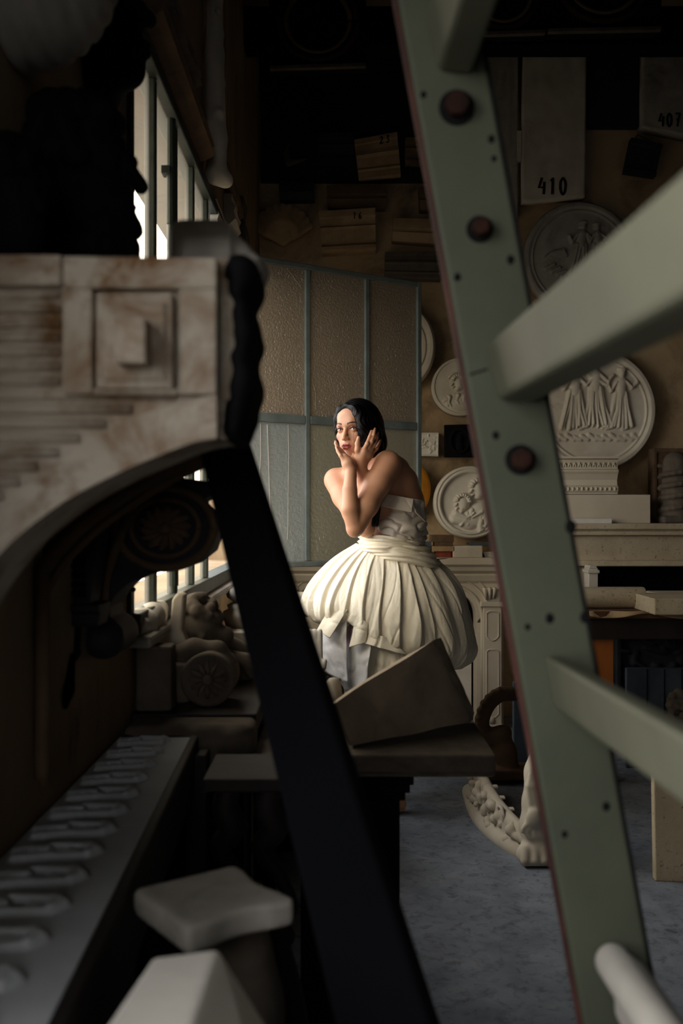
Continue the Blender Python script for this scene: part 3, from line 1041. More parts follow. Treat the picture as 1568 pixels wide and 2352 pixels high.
me = bpy.data.meshes.new('wrapped_block'); bmesh.ops.recalc_face_normals(bm, faces=bm.faces); bm.to_mesh(me); bm.free()
me.materials.append(M['wrap'])
vv = np.array([v.co for v in me.vertices]); ff = [list(p.vertices) for p in me.polygons]
o = link_mesh('wrapped_block', vv, ff, M['wrap'], None, True)
sharp_smooth(o, 50)
tag(o, 'tilted block wrapped in dusty creased cloth on the dark plinth top', 'block')
f = Field(P(745, 1640, 2.33) - Vector((.02, .08, .03)), P(800, 1590, 2.4) + Vector((.02, .1, .03)), .004)
f.ell(P(772, 1608, 2.40), (.024, .05, .016), .01); f.ell(P(790, 1610, 2.42), (.02, .04, .02), .01)
v, fc = f.mesh(1)
v[:, 2] += SZ - v[:, 2].min() + .08
# lump sits behind the block on the slab, pile of two
f2 = Field((-.06, 2.34, SZ - .01), (.06, 2.56, SZ + .14), .006)
f2.chain([(-.03, 2.50, SZ + .015), (-.025, 2.51, SZ + .06), (-.02, 2.52, SZ + .10)], [.03, .026, .02], .02)
f2.ell((-.025, 2.50, SZ + .02), (.035, .03, .022), .02)
v, fc = f2.mesh(1); v[:, 2] = np.maximum(v[:, 2], SZ + .001)
o = link_mesh('plaster_shard', v, fc, M['plaster'], None, True)
tag(o, 'pale plaster shard standing behind the wrapped block on the plinth', 'plaster')
# ================================================================== left wall above: shell, dark heads
def ribbed_dome(name, c, r, mat, nrib=26):
    nu, nv = 130, 40
    pts = []
    for i in range(nu):
        a = 2 * PI * i / nu
        for j in range(nv):
            t = j / (nv - 1) * PI / 2
            rr = r * (1 + .022 * math.sin(t * 34)) * math.sin(t) if j else 1e-4
            h = r * .98 * math.cos(t) * (1 + .012 * math.sin(t * 34))
            pts.append(Vector((h, rr * math.cos(a), rr * math.sin(a))) + Vector(c))
    return MB().grid(pts, nu, nv, True).build(name, mat, None, True)


o = ribbed_dome('ribbed_dome', (-.498, 1.50, 2.09), .165, 'plaster_grey')
tag(o, 'big ribbed plaster dome fixed to the wall at the top left corner', 'plaster')

shelf = MB().span((-.498, 1.27, 1.50), (-.28, 1.95, 1.53)).build('wall_shelf', 'dark_wood', None, bevel=.003)
tag(shelf, 'dark wooden wall shelf that carries the blackened busts', 'shelf')


def bust(name, c, s, yaw, beard, seed, pitch=0.0, h=.0055, torso=True, hangs=False, mat='dark_bronze', neck=.10):
    """carved head and shoulders; c = centre of the head, s = scale, yaw 0 looks at the camera"""
    rnd = random.Random(seed)
    R = Matrix.Rotation(yaw, 3, 'Z') @ Matrix.Rotation(pitch, 3, 'X')
    c = Vector(c)
    f = Field(c - Vector((.20, .20, .30)) * s, c + Vector((.20, .20, .20)) * s, h)
    g = lambda x, y, z: c + R @ (Vector((x, y, z)) * s)
    f.ell(g(0, .02, .03), [.075 * s, .095 * s, .09 * s], .02, R=R)
    f.ell(g(0, -.02, -.04), [.06 * s, .072 * s, .085 * s], .03, R=R)
    f.ell(g(0, -.06, -.10), .028 * s, .03)
    f.cone(g(-.035, -.08, .02), g(.035, -.08, .02), .014 * s, .014 * s, .015)
    f.cone(g(0, -.09, .012), g(0, -.118, -.035), .010 * s, .014 * s, .012)
    f.cone(g(-.02, -.092, -.06), g(.02, -.092, -.06), .008 * s, .008 * s, .006)
    f.cone(g(-.018, -.090, -.076), g(.018, -.090, -.076), .009 * s, .009 * s, .006)
    for sx in (-1, 1):
        f.ell(g(sx * .03, -.096, .0), .014 * s, .01, '-')
        f.ell(g(sx * .03, -.082, .0), .012 * s, .006)
    for k in range(110):
        a = rnd.uniform(-PI, PI); e = rnd.uniform(-.35, 1.2)
        x = .082 * math.cos(e) * math.sin(a); y = .02 + .102 * math.cos(e) * math.cos(a); z = .03 + .092 * math.sin(e)
        if y < -.045 and z < .075: continue
        f.ell(g(x, y, z), rnd.uniform(.014, .026) * s, .006)
    if beard:
        for k in range(60):
            x = rnd.uniform(-.055, .055); z = rnd.uniform(-.20, -.085)
            f.ell(g(x, -.065 - rnd.uniform(0, .045) + abs(x) * .6, z), rnd.uniform(.012, .022) * s, .008)
    if torso:
        f.cone(g(0, .02, -.08), g(0, .03, -.17), .06 * s, .07 * s, .03)
        f.chain([g(-.12, .03, -.235), g(-.05, .03, -.20), g(.05, .03, -.20), g(.12, .03, -.235)], [.05 * s, .06 * s, .06 * s, .05 * s], .04)
    else:
        f.cone(g(0, .02, -.05), g(0, .04, -neck), .055 * s, .06 * s, .03)
    v, fc = f.mesh(1)
    return v, fc, mat


def settle(v, z):
    v[:, 2] += z - v[:, 2].min()
    return v


v, fc, m = bust('', P(182, 405, 1.62), .95, math.radians(72), True, 3)
v = settle(v, 1.531); v[:, 0] = np.maximum(v[:, 0], -.497)
o = link_mesh('bearded_bust', v, fc, M[m], None, True)
tag(o, 'black bearded plaster bust in profile against the bright window panes', 'bust')
v, fc, m = bust('', P(14, 440, 1.38), .70, math.radians(50), False, 8, torso=False, neck=.15)
v = settle(v, 1.531); v[:, 0] = np.maximum(v[:, 0], -.495)
o = link_mesh('curly_bust', v, fc, M[m], None, True)
tag(o, 'black curly haired bust at the far left edge of the shelf', 'bust')
v, fc, m = bust('', P(212, 70, 1.98), 1.15, math.radians(62), False, 12, pitch=-.2, torso=False)
v[:, 0] = np.maximum(v[:, 0], -.497)
o = link_mesh('dark_mask', v, fc, M[m], None, True)
tag(o, 'black carved mask hung high on the wall above the bearded bust', 'mask')

# strips and casts hung on the wall above the window
f = Field((-.5, 2.3, 2.85), (-.36, 2.95, 3.35), .008)
for k in range(9):
    a = k / 8
    f.cone((-.47, 2.40 + .32 * a, 3.28 - .10 * a), (-.42, 2.55 + .1 * a, 2.92 + .09 * abs(a - .5)), .03, .018, .012)
o = f.build('shell_cast', 'plaster_grey', None)
tag(o, 'pale shell shaped plaster cast hanging at the top, left of the dark ceiling', 'plaster')
def wallstrip(name, y0, y1, z0, z1, xdep, mat, label, cat='moulding', rough=0):
    mb = MB()
    n = 16
    prof = [(0, 0), (.55, .1), (1, .25), (.8, .45), (1, .6), (.6, .8), (.7, 1), (0, 1)]
    pts = []
    for i in range(n):
        y = y0 + (y1 - y0) * i / (n - 1)
        for a, b in prof:
            j = noise.noise(Vector((y * 9, b * 4, a * 3))) * rough
            pts.append((WX + .001 + xdep * a + (j if a else 0), y, z0 + (z1 - z0) * b + j))
    vs = pts; k = len(prof)
    fs = [(i * k + j, (i + 1) * k + j, (i + 1) * k + (j + 1) % k, i * k + (j + 1) % k) for i in range(n - 1) for j in range(k)]
    fs += [list(range(k))[::-1], [(n - 1) * k + j for j in range(k)]]
    o = mb.add(vs, fs).build(name, mat, None)
    return tag(o, label, cat)


wallstrip('lintel_moulding', 2.45, 3.45, 2.46, 2.56, .06, 'brown_mould', 'long brown moulding fixed along the wall just above the window')
wallstrip('plaster_moulding', 2.55, 3.2, 2.60, 2.68, .05, 'plaster_dust_shade', 'rough dusty moulding strip above the long brown moulding', rough=.008)
f = Field((-.5, 3.45, 2.42), (-.38, 3.75, 3.3), .008)
f.chain([(-.46, 3.6, 3.25), (-.46, 3.6, 2.9), (-.455, 3.6, 2.6), (-.45, 3.6, 2.48)], [.028, .034, .040, .036], .02)
f.cone((-.455, 3.6, 2.47), (-.42, 3.6, 2.45), .038, .030, .02)
for k in range(12):
    f.ell((-.44, 3.58 + random.uniform(-.03, .03), 2.5 + k * .06), random.uniform(.012, .02), .01)
o = f.build('long_corbel', 'plaster', None)
tag(o, 'long narrow plaster corbel hanging down the wall past the window top', 'corbel')
for nm, y0, y1, z0, z1, dx, mt, lb in (
        ('plaster_strip', 3.78, 4.15, 2.30, 2.44, .035, 'plaster', 'short pale plaster strip on the wall, lower right of the long corbel'),
        ('leaf_bracket', 4.72, 4.9, 2.32, 2.75, .05, 'plaster_dust_shade', 'upright dusty bracket on the wall above the hinge of the casement'),
        ('board_strip', 3.72, 4.7, 2.62, 2.70, .04, 'brown_mould', 'dark brown strip on the wall behind the long corbel'),
        ('small_corbel', 4.22, 4.45, 2.46, 2.60, .05, 'plaster', 'small pale corbel just above the far top corner of the window')):
    wallstrip(nm, y0, y1, z0, z1, dx, mt, lb, rough=.006)

# ================================================================== left wall below: scroll brackets
def spiral(cx, cy, r, turns, d, rad, n=60, a0=0, sgn=1, sq=1.0):
    pts = []
    for i in range(n):
        t = i / (n - 1)
        a = a0 + sgn * t * turns * 2 * PI
        rr = r * (1 - .82 * t)
        pts.append(P(cx + rr * math.cos(a) * sq, cy - rr * math.sin(a), d))
    return pts


DB = 1.98
br = thing('scroll_bracket', 'large dark scroll bracket with leafy rosette jutting from the wall in front of the window', 'bracket', (-.44, DB, 1.0))
prof = [(205, 1050), (352, 1088), (482, 1106), (484, 1140), (452, 1150), (488, 1190), (494, 1222), (478, 1270), (440, 1300), (385, 1310), (335, 1322), (290, 1342), (262, 1368), (245, 1400), (232, 1420), (205, 1420)]
MB().extrude([P(p[0], p[1], DB) for p in prof], (0, .16, 0)).build('bracket_body', 'dark_mould', br, bevel=.006)
mb = MB()
cx, cy = 378, 1212
mb.tube([P(cx + 112 * math.cos(a), cy - 92 * math.sin(a), DB - .004) for a in [2 * PI * i / 48 for i in range(49)]], .009, 8)
mb.tube([P(cx + 78 * math.cos(a), cy - 66 * math.sin(a), DB - .004) for a in [2 * PI * i / 48 for i in range(49)]], .006, 8)
mb.build('volute_ring', 'brown_mould', br, True)
mb = MB()
for k in range(14):
    a = 2 * PI * k / 14
    mb.tube([P(cx + q * math.cos(a + .5 * (1 - q / 66)), cy - q * .86 * math.sin(a + .5 * (1 - q / 66)), DB - .006) for q in (12, 26, 42, 60)], [.004, .008, .010, .004], 8)
mb.ball(P(cx, cy, DB - .004), (.012, .010, .012))
mb.build('rosette', 'brown_mould', br, True)
mb = MB()
mb.tube([P(x, y, DB - .006) for x, y in smoothcurve([(440, 1046), (390, 1075), (330, 1130), (290, 1195), (262, 1270), (243, 1330), (236, 1400)], 24)], .010, 10)
mb.build('front_rib', 'brown_mould', br, True)
f = Field(P(170, 1530, DB) - Vector((.03, .03, .02)), P(295, 1400, DB) + Vector((.03, .18, .03)), .006)
c = P(238, 1468, DB)
f.cone(c, c + Vector((0, .14, 0)), .040, .040, .01)
f.box(P(215, 1425, DB) + Vector((0, .07, 0)), (.03, .07, .03), .008, .01)
f.chain(spiral(238, 1468, 46, 2.2, DB, 0, 40, PI / 2, -1), [.006] * 40, .004)
f.build('lower_volute', 'dark_mould', br, 1)

DA = 1.62
rib = thing('arched_moulding', 'dark curved moulding leaning under the stained chimneypiece arch', 'moulding', (-.5, DA, .6))
pts = smoothcurve([(470, 1040), (380, 1080), (280, 1140), (180, 1215), (95, 1310), (45, 1420), (25, 1540), (20, 1700), (20, 1788)], 40)
for off, rad, y in ((0, .013, 0), (30, .008, .01), (-22, .007, .02)):
    q = []
    for i, p in enumerate(pts):
        x = P(p[0] + off, p[1] + off * .4, DA + y)
        x.x = max(x.x, -.487); q.append(x)
    MB().tube(q, rad, 8).build('moulding_rib', 'brown_mould', rib, True)

DP = 1.85
pb = thing('pilaster_bracket', 'dark fluted pilaster bracket ending in a leaf, left of the rosette bracket', 'bracket', (-.44, DP, .95))
MB().quad((118, 1180), (235, 1180), (205, 1390), (100, 1390), DP, .08).build('shaft', 'dark_mould', pb, bevel=.004)
for k in range(9):
    y = 1196 + k * 21
    MB().tube([P(138, y, DP - .002), P(196, y, DP - .002)], .006, 8).build('flute', 'black_plaster', pb, True)
MB().mould((86, 1388), (232, 1388), (224, 1440), (92, 1440), DP, [(0, .012), (.3, .012), (.4, .0), (.8, .006), (1, 0)], .08).build('capital', 'dark_mould', pb, bevel=.003)
f = Field(P(70, 1600, DP) - Vector((.02, .05, .02)), P(200, 1430, DP) + Vector((.02, .1, .02)), .006)
for k in range(5):
    x = 105 + k * 16
    f.chain([P(x, 1440, DP + .03), P(x - 2, 1500, DP + .02), P(112 + k * 5, 1570, DP + .035)], [.016, .014, .006], .006)
f.build('leaf_end', 'black_plaster', pb, 1)
f = Field(P(-20, 1640, 1.85) - Vector((.02, .06, .02)), P(100, 1490, 1.85) + Vector((.02, .12, .02)), .006)
for k in range(7):
    a = k / 6 * PI
    f.cone(P(40, 1600, 1.80), P(40 + 45 * math.cos(a), 1580 - 60 * math.sin(a), 1.84), .02, .018, .006)
v, fc = f.mesh(1); v[:, 0] = np.maximum(v[:, 0], -.497)
o = link_mesh('shell_boss', v, fc, M['dark_mould'], None, True)
tag(o, 'dark shell shaped boss on the wall at the left edge, under the curved moulding', 'plaster')
o = MB().tube([Vector((-.499, 2.30, 1.075)), P(305, 1354, 2.28)], .004, 8).ball(P(306, 1354, 2.28), .006, 8, 6).build('wall_nail', 'iron')
tag(o, 'dark iron nail sticking out of the wall below the near end of the window', 'nail')

# ================================================================== bench under the window and what stands on it
BT = .775
be = thing('work_bench', 'low dark bench under the window that carries the plaster casts', 'bench', (-.34, 2.75, 0))
MB().span((-.495, 2.34, BT - .05), (-.20, 3.30, BT)).build('bench_top', 'dark_wood', be, bevel=.004)
for x, y in ((-.46, 2.40), (-.235, 2.40), (-.46, 3.24), (-.235, 3.24)):
    MB().span((x - .02, y - .02, 0), (x + .02, y + .02, BT - .04)).build('leg', 'dark_wood', be)
# rough stone slab at the near end
f = Field((-.5, 2.20, .62), (-.17, 2.56, .80), .007)
f.box((-.34, 2.27, .725), (.145, .06, .048), .02, .012)
for k in range(26):
    f.ell((random.uniform(-.47, -.2), 2.215 + random.uniform(-.01, .01), random.uniform(.69, .76)), random.uniform(.012, .022), .02)
f.box((-.215, 2.235, .66), (.02, .03, .03), .012, .015, '-')
v, fc = f.mesh(1); v[:, 0] = np.maximum(v[:, 0], -.496); v[:, 1] = np.minimum(v[:, 1], 2.33)
v[:, 1] += .005
o = thing('rough_slab', 'rough brown stone slab on a dark stand, left of the dark plinth', 'slab', (-.34, 2.27, 0))
link_mesh('slab', v, fc, M['plaster_dust_shade'], o, True)
MB().span((-.47, 2.24, 0), (-.22, 2.32, .69)).build('stand', 'black_wood', o)

o = tag(MB().span((-.49, 2.37, BT + .0), (-.405, 2.44, BT + .155)).build('square_block', 'plaster_dust_shade', None, bevel=.006), 'squat square plaster block on the bench, left of the rosette capital', 'block')
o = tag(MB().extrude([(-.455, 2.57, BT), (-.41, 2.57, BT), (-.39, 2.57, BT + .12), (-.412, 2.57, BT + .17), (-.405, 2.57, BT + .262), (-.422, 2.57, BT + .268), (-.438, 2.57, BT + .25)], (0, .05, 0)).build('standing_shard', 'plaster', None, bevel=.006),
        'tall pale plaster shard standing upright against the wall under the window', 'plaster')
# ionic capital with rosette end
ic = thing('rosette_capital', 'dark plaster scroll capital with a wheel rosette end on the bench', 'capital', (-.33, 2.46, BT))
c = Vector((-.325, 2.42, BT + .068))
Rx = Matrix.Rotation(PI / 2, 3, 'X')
MB().lathe([(.066, -.12), (.064, -.07), (.058, -.03), (.066, 0), (.066, .006), (.055, .008), (.052, .0), (.02, .0)], c, 40, Rx).build('volute', 'plaster_dust_shade', ic, True)
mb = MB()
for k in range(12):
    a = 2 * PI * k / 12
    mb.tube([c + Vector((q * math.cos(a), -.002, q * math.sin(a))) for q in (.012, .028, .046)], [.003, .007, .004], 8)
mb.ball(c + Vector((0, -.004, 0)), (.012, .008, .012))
mb.build('rosette', 'plaster_dust_shade', ic, True)
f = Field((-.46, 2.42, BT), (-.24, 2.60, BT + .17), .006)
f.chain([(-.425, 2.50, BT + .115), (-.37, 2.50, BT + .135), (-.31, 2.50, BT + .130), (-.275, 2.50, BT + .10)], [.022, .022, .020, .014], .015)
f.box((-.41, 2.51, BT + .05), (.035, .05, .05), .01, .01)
f.build('abacus', 'plaster_dust_shade', ic, 1)
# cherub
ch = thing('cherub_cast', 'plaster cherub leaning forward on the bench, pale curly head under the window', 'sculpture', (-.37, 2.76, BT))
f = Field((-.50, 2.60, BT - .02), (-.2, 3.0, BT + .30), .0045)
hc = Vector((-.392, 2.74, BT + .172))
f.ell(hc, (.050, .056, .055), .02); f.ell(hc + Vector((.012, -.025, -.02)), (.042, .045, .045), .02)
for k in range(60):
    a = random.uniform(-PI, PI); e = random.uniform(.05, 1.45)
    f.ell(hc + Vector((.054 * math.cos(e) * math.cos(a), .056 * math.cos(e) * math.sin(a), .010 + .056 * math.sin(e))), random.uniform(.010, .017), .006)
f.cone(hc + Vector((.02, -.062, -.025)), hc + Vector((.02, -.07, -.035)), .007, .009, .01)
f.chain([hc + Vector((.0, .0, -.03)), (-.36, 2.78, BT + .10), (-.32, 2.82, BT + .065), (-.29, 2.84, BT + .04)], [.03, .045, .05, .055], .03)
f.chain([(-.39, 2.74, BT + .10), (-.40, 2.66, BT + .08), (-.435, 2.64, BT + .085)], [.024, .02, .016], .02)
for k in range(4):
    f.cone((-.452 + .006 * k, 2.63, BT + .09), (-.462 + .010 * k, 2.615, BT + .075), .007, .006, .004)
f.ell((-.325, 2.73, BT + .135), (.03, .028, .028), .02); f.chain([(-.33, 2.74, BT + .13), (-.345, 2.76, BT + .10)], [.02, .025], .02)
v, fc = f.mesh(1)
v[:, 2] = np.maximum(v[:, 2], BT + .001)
link_mesh('cherub_body', v, fc, M['plaster_dust_shade'], ch, True)  # dusty cast, its shaded look under the window also painted in
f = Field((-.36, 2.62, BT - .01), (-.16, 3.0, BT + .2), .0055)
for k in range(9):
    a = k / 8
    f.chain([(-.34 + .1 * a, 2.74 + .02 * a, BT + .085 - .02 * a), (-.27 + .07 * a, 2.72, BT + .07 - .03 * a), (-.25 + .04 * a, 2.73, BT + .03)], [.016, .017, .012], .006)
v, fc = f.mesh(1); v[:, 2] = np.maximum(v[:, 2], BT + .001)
link_mesh('drapery', v, fc, M['plaster_dust_shade'], ch, True)

# wood stand further back with stacked pieces
cab = tag(MB().span((-.48, 3.38, 0), (-.265, 4.42, .62)).build('storage_chest', 'dark_wood', None, bevel=.006), 'dark wooden chest standing against the wall under the far window panes', 'chest')
mb = MB().span((-.46, 3.6, .62), (-.27, 4.2, .70)).span((-.45, 3.62, .70), (-.275, 4.18, .712))
tag(mb.build('grey_plinth', 'plaster_grey', None, bevel=.005), 'flat grey plinth at the bottom of the stack under the window', 'plinth')
mb = MB().span((-.45, 3.72, .712), (-.285, 4.1, .80)); mb.span((-.45, 3.715, .73), (-.40, 3.725, .785))
tag(mb.build('panelled_plinth', 'plaster', None, bevel=.006), 'panelled plaster plinth in the middle of the stack under the window', 'plinth')
o = MB().lathe([(.085, 0), (.09, .02), (.10, .035), (.095, .06), (.075, .07), (.08, .085), (.06, .095)], (-.37, 3.92, .80), 28).build('moulded_urn', 'plaster', None, True)
tag(o, 'round moulded urn base on top of the stacked plinths', 'urn')
o = MB().lathe([(.05, 0), (.08, .02), (.085, .04), (.06, .055), (.045, .07)], (-.37, 3.92, .895), 28).build('round_stopper', 'plaster_grey', None, True)
tag(o, 'small round stopper lying on the moulded urn base', 'stopper')

# white broken cast by the dress
st = tag(MB().span((-.24, 3.66, 0), (-.05, 3.96, .60)).build('dark_crate', 'black_wood', None, bevel=.005), 'dark wooden crate in the shade left of the skirt', 'crate')
f = Field((-.27, 3.62, .59), (-.02, 3.92, .83), .006)
f.chain([(-.17, 3.78, .80), (-.165, 3.77, .74), (-.14, 3.76, .68), (-.10, 3.75, .63)], [.040, .050, .050, .035], .02)
f.chain([(-.115, 3.72, .665), (-.085, 3.70, .65), (-.070, 3.70, .668), (-.062, 3.70, .69)], [.018, .016, .013, .010], .008)
for k in range(7):
    f.cone((-.20 + .02 * k, 3.72, .80), (-.17 + .015 * k, 3.71, .66), .010, .012, .006)
f.box((-.17, 3.78, .835), (.08, .08, .012), .004, .004, '-')
v, fc = f.mesh(1); settle(v, .601)
tag(link_mesh('draped_cast', v, fc, M['plaster_white'], None, True), 'broken white draped plaster cast left of the skirt hem', 'sculpture')
f = Field((-.12, 3.50, .28), (.06, 3.72, .66), .006)
for k in range(8):
    a = k / 7
    f.chain([(-.06 + .05 * a, 3.56, .60 - .03 * a), (-.05 + .075 * a, 3.54, .52 - .04 * a), (-.035 + .06 * a, 3.545, .40)], [.012, .016, .009], .005)
f.chain([(-.03, 3.58, .42), (-.03, 3.6, .6)], [.03, .04], .02)
v, fc = f.mesh(1)
lo = v[:, 2].min()
st2 = thing('dark_leaf_cast', 'dark glossy leaf shaped cast below the white broken cast', 'sculpture', (-.02, 3.56, 0))
link_mesh('leaves', v, fc, M['dark_mould'], st2, True)
MB().span((-.07, 3.54, 0), (.03, 3.60, lo + .03)).build('stand', 'black_wood', st2)

# pale boxes between casement and skirt
cp = tag(MB().span((-.30, 4.72, 0), (-.02, 5.14, .655)).build('low_cabinet', 'dark_wood', None, bevel=.005), 'low dark cabinet below the casement, left of the woman', 'cabinet')
o = MB().span((-.26, 4.78, .655), (-.09, 5.0, .745))
tag(o.build('rounded_block', 'stone', None, bevel=.02, seg=4), 'beige rounded stone block on the low cabinet left of the skirt', 'block')
o = MB().span((-.24, 4.8, .745), (-.06, 5.02, .775))
tag(o.build('grey_board', 'brown_wood', None, bevel=.002), 'thin brown board between the beige block and the pale box', 'board')
o = MB().span((-.25, 4.78, .775), (-.055, 5.02, .848))
tag(o.build('pale_box', 'plaster_white', None, bevel=.004), 'pale grey box on top of the beige block left of the skirt', 'box')

# dark scrolled table leg under the rough slab
def scroll_leg(name, pts, d, label, w=.020):
    q = [P(x, y, d) for x, y in smoothcurve(pts, 60)]
    mb = MB().tube(q, [w * (1 + .35 * math.sin(i / 59 * PI * 3)) for i in range(60)], 12, ((0, 1, 0), 1.2))
    return mb


sl = thing('scroll_console', 'dark carved console with scrolled legs standing left of the plinth', 'console', (-.2, 1.95, 0))
for i, (dx, d) in enumerate(((0, 1.92), (-95, 1.96))):
    mb = scroll_leg('', [(628 + dx, 1785), (612 + dx, 1850), (628 + dx, 1905), (600 + dx, 1950), (640 + dx, 2010), (668 + dx, 2080), (640 + dx, 2150), (660 + dx, 2260), (680 + dx, 2400), (668 + dx, 2660)], d, '')
    mb.tube(spiral(632 + dx, 1892, 26, 1.5, d, 0, 30, -PI / 2, 1), .010, 8)
    mb.tube(spiral(645 + dx, 2152, 24, 1.5, d, 0, 30, PI / 2, -1), .010, 8)
    mb.build('leg', 'dark_wood', sl, True)
MB().span((-.26, 1.86, .725), (-.10, 2.06, .75)).build('console_top', 'dark_wood', sl, bevel=.004)
# ================================================================== back of the room
# chimneypiece behind the woman
YC = 5.72
cp = thing('chimneypiece', 'smooth pale chimneypiece with arched opening behind the woman', 'chimneypiece', (.28, YC, 0))
xc0, xc1 = P(640, 0, YC).x, P(1160, 0, YC).x
zc = CZ + (1176 - 1281) / F * YC
MB().mould((632, 1281), (1166, 1281), (1166, 1340), (632, 1340), YC, [(0, .05), (.25, .05), (.35, .035), (.5, .03), (.62, .012), (.68, .018), (.9, .010), (1, 0)], YB - YC - .002).build('mantel_shelf', 'marble', cp)
# frieze and jambs as one slab with an arched opening
mb = MB()
cxm = 897
half = 198
pts_in = [P(cxm + half * math.copysign(min(1, abs(math.cos(t)) ** .45), math.cos(t)), 1430 - 82 * math.sin(t) ** .8, YC) for t in [PI * i / 40 for i in range(41)]]
top = [P(1156 - (1156 - 640) * i / 40, 1338, YC) for i in range(41)]
for i in range(40):
    mb.extrude([pts_in[i], top[i], top[i + 1], pts_in[i + 1]], (0, .16, 0))
zfl = 0.0
xa = pts_in[0].x; xb = pts_in[-1].x
mb.span((xa, YC, 0), (P(1156, 0, YC).x, YC + .16, pts_in[0].z)); mb.span((P(640, 0, YC).x, YC, 0), (xb, YC + .16, pts_in[0].z))
mb.build('surround', 'marble', cp, merge=True)
for off, r in ((12, .010), (28, .006), (40, .005)):
    q = []
    q.append(Vector((xa + off / F * YC, YC - .001, .02)))
    for i in range(41):
        t = PI * i / 40
        h = half + off
        q.append(P(cxm + h * math.copysign(min(1, abs(math.cos(t)) ** .45), math.cos(t)), 1430 - (82 + off) * math.sin(t) ** .8, YC - .001))
    q.append(Vector((xb - off / F * YC, YC - .001, .02)))
    MB().tube(q, r, 8).build('arch_moulding', 'marble', cp, True)
for sx in (1, -1):
    X = lambda x: x if sx == 1 else 2 * cxm - x
    a, b = sorted((X(1110), X(1152)))
    pil = MB().pbox(a, 1392, b, 1680, YC - .035, .04).pbox(a - 6, 1382, b + 4, 1394, YC - .045, .045).pbox(a + 8, 1352, b - 2, 1382, YC - .04, .04).pbox(a - 4, 1665, b + 4, 1674, YC - .045, .045).build('pilaster', 'marble', cp, bevel=.004)
    for (y0, y1) in ((1402, 1472), (1490, 1650)):
        q = [(a + 7, y0 + 6), (a + 14, y0 + 2), (b - 14, y0 + 2), (b - 7, y0 + 6), (b - 7, y1 - 10), (b - 14, y1 - 3), (.5 * (a + b), y1), (a + 14, y1 - 3), (a + 7, y1 - 10), (a + 7, y0 + 6)]
        MB().tube([P(x, y, YC - .036) for x, y in q], .0045, 6).build('panel_bead', 'marble', pil, True)
    MB().ball(P(X(1128), 1654, YC - .04), (.02, .012, .02)).build('rosette', 'marble', pil, True)
    mb = MB()
    for k in range(3):
        mb.tube([P(X(1117 + k * 8), 1378 - k * 2, YC - .045), P(X(1112 + k * 12), 1350, YC - .06)], [.006, .012], 8)
    mb.build('leaf_capital', 'marble', pil, True)
tag(MB().span((xb + .02, YC + .17, 0), (xa - .01, YC + .19, .42)).build('fire_board', 'plaster_white', None), 'plain white board closing the lower half of the arched fireplace opening', 'board')
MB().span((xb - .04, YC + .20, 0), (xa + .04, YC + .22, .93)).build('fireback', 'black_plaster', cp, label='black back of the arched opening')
# things on the mantel
zt = zc


def onm(x0, x1, z0, h, y0, y1, name, mat, label, cat, group=None, bevel=.002):
    a, b = P(x0, 0, y0).x, P(x1, 0, y0).x
    return tag(MB().span((a, y0, z0), (b, y1, z0 + h)).build(name, mat, None, bevel=bevel), label, cat, group)


pm = YC / F
onm(1000, 1036, zt, 13 * pm, 5.74, 5.84, 'brick', 'brick', 'red brick fragment at the bottom of the pile on the mantel', 'brick')
onm(1038, 1046, zt, 14 * pm, 5.74, 5.80, 'brick', 'brick', 'narrow red brick end beside the pile on the mantel', 'brick')
z1 = zt + 14.2 * pm
onm(992, 1044, z1, 12 * pm, 5.73, 5.86, 'tile_fragment', 'terracotta', 'chipped yellowish tile fragment in the middle of the pile on the mantel', 'tile')
onm(998, 1040, z1 + 12.2 * pm, 9 * pm, 5.74, 5.85, 'thin_tile', 'brown_mould', 'thin brown tile second from top of the pile on the mantel', 'tile')
onm(990, 1042, z1 + 21.4 * pm, 16 * pm, 5.74, 5.85, 'dark_brick', 'brown_mould', 'dusty brown brick on top of the pile on the mantel', 'brick')
onm(974, 990, zt, 36 * pm, 5.74, 5.82, 'slate_piece', 'slate', 'blue grey slate piece on the mantel right by the waist of the dress', 'slate')
onm(1040, 1108, zt, 27 * pm, 5.73, 5.86, 'pale_block', 'plaster', 'long pale stone block in the middle of the mantel', 'block', bevel=.004)
onm(1078, 1128, zt + 27.4 * pm, 7 * pm, 5.78, 5.9, 'slate_strip', 'slate', 'dark slate strip lying on the long pale block', 'slate')
for i in range(3):
    onm(1112 - i, 1150 - i * 3, zt + i * 4.2 * pm, 4 * pm, 5.76, 5.85, 'white_tile', 'plaster_white', ('lowest', 'middle', 'topmost')[i] + ' of three thin white tiles stacked at the right of the mantel', 'tile', 'thin white tiles on the mantel')

# large stone chimneypiece at right
YL = 5.6
ls = thing('stone_chimneypiece', 'large rough limestone chimneypiece at right with deep dark opening', 'chimneypiece', (1.9, YL, 0))
MB().mould((1286, 1202), (1780, 1202), (1780, 1302), (1286, 1302), YL, [(0, .08), (.12, .08), (.18, .06), (.26, .06), (.30, .02), (.84, .0), (.86, .03), (.97, .035), (1, .0)], YB - YL - .002).build('lintel', 'stone', ls)
MB().mould((1298, 1302), (1345, 1302), (1345, 1790), (1298, 1790), YL, [(0, 0), (.1, .012), (.14, 0), (.2, .01), (.24, 0), (1, 0)], .4).build('jamb', 'stone', ls)
MB().mould((1730, 1302), (1780, 1302), (1780, 1735), (1730, 1735), YL, [(0, 0), (1, 0)], .4).build('jamb', 'stone', ls)
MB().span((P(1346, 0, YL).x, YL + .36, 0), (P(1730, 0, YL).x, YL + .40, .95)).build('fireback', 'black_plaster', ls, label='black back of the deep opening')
zl = CZ + (1176 - 1202) / F * YL
a, b = P(1250, 0, YL).x, P(1496, 0, YL).x
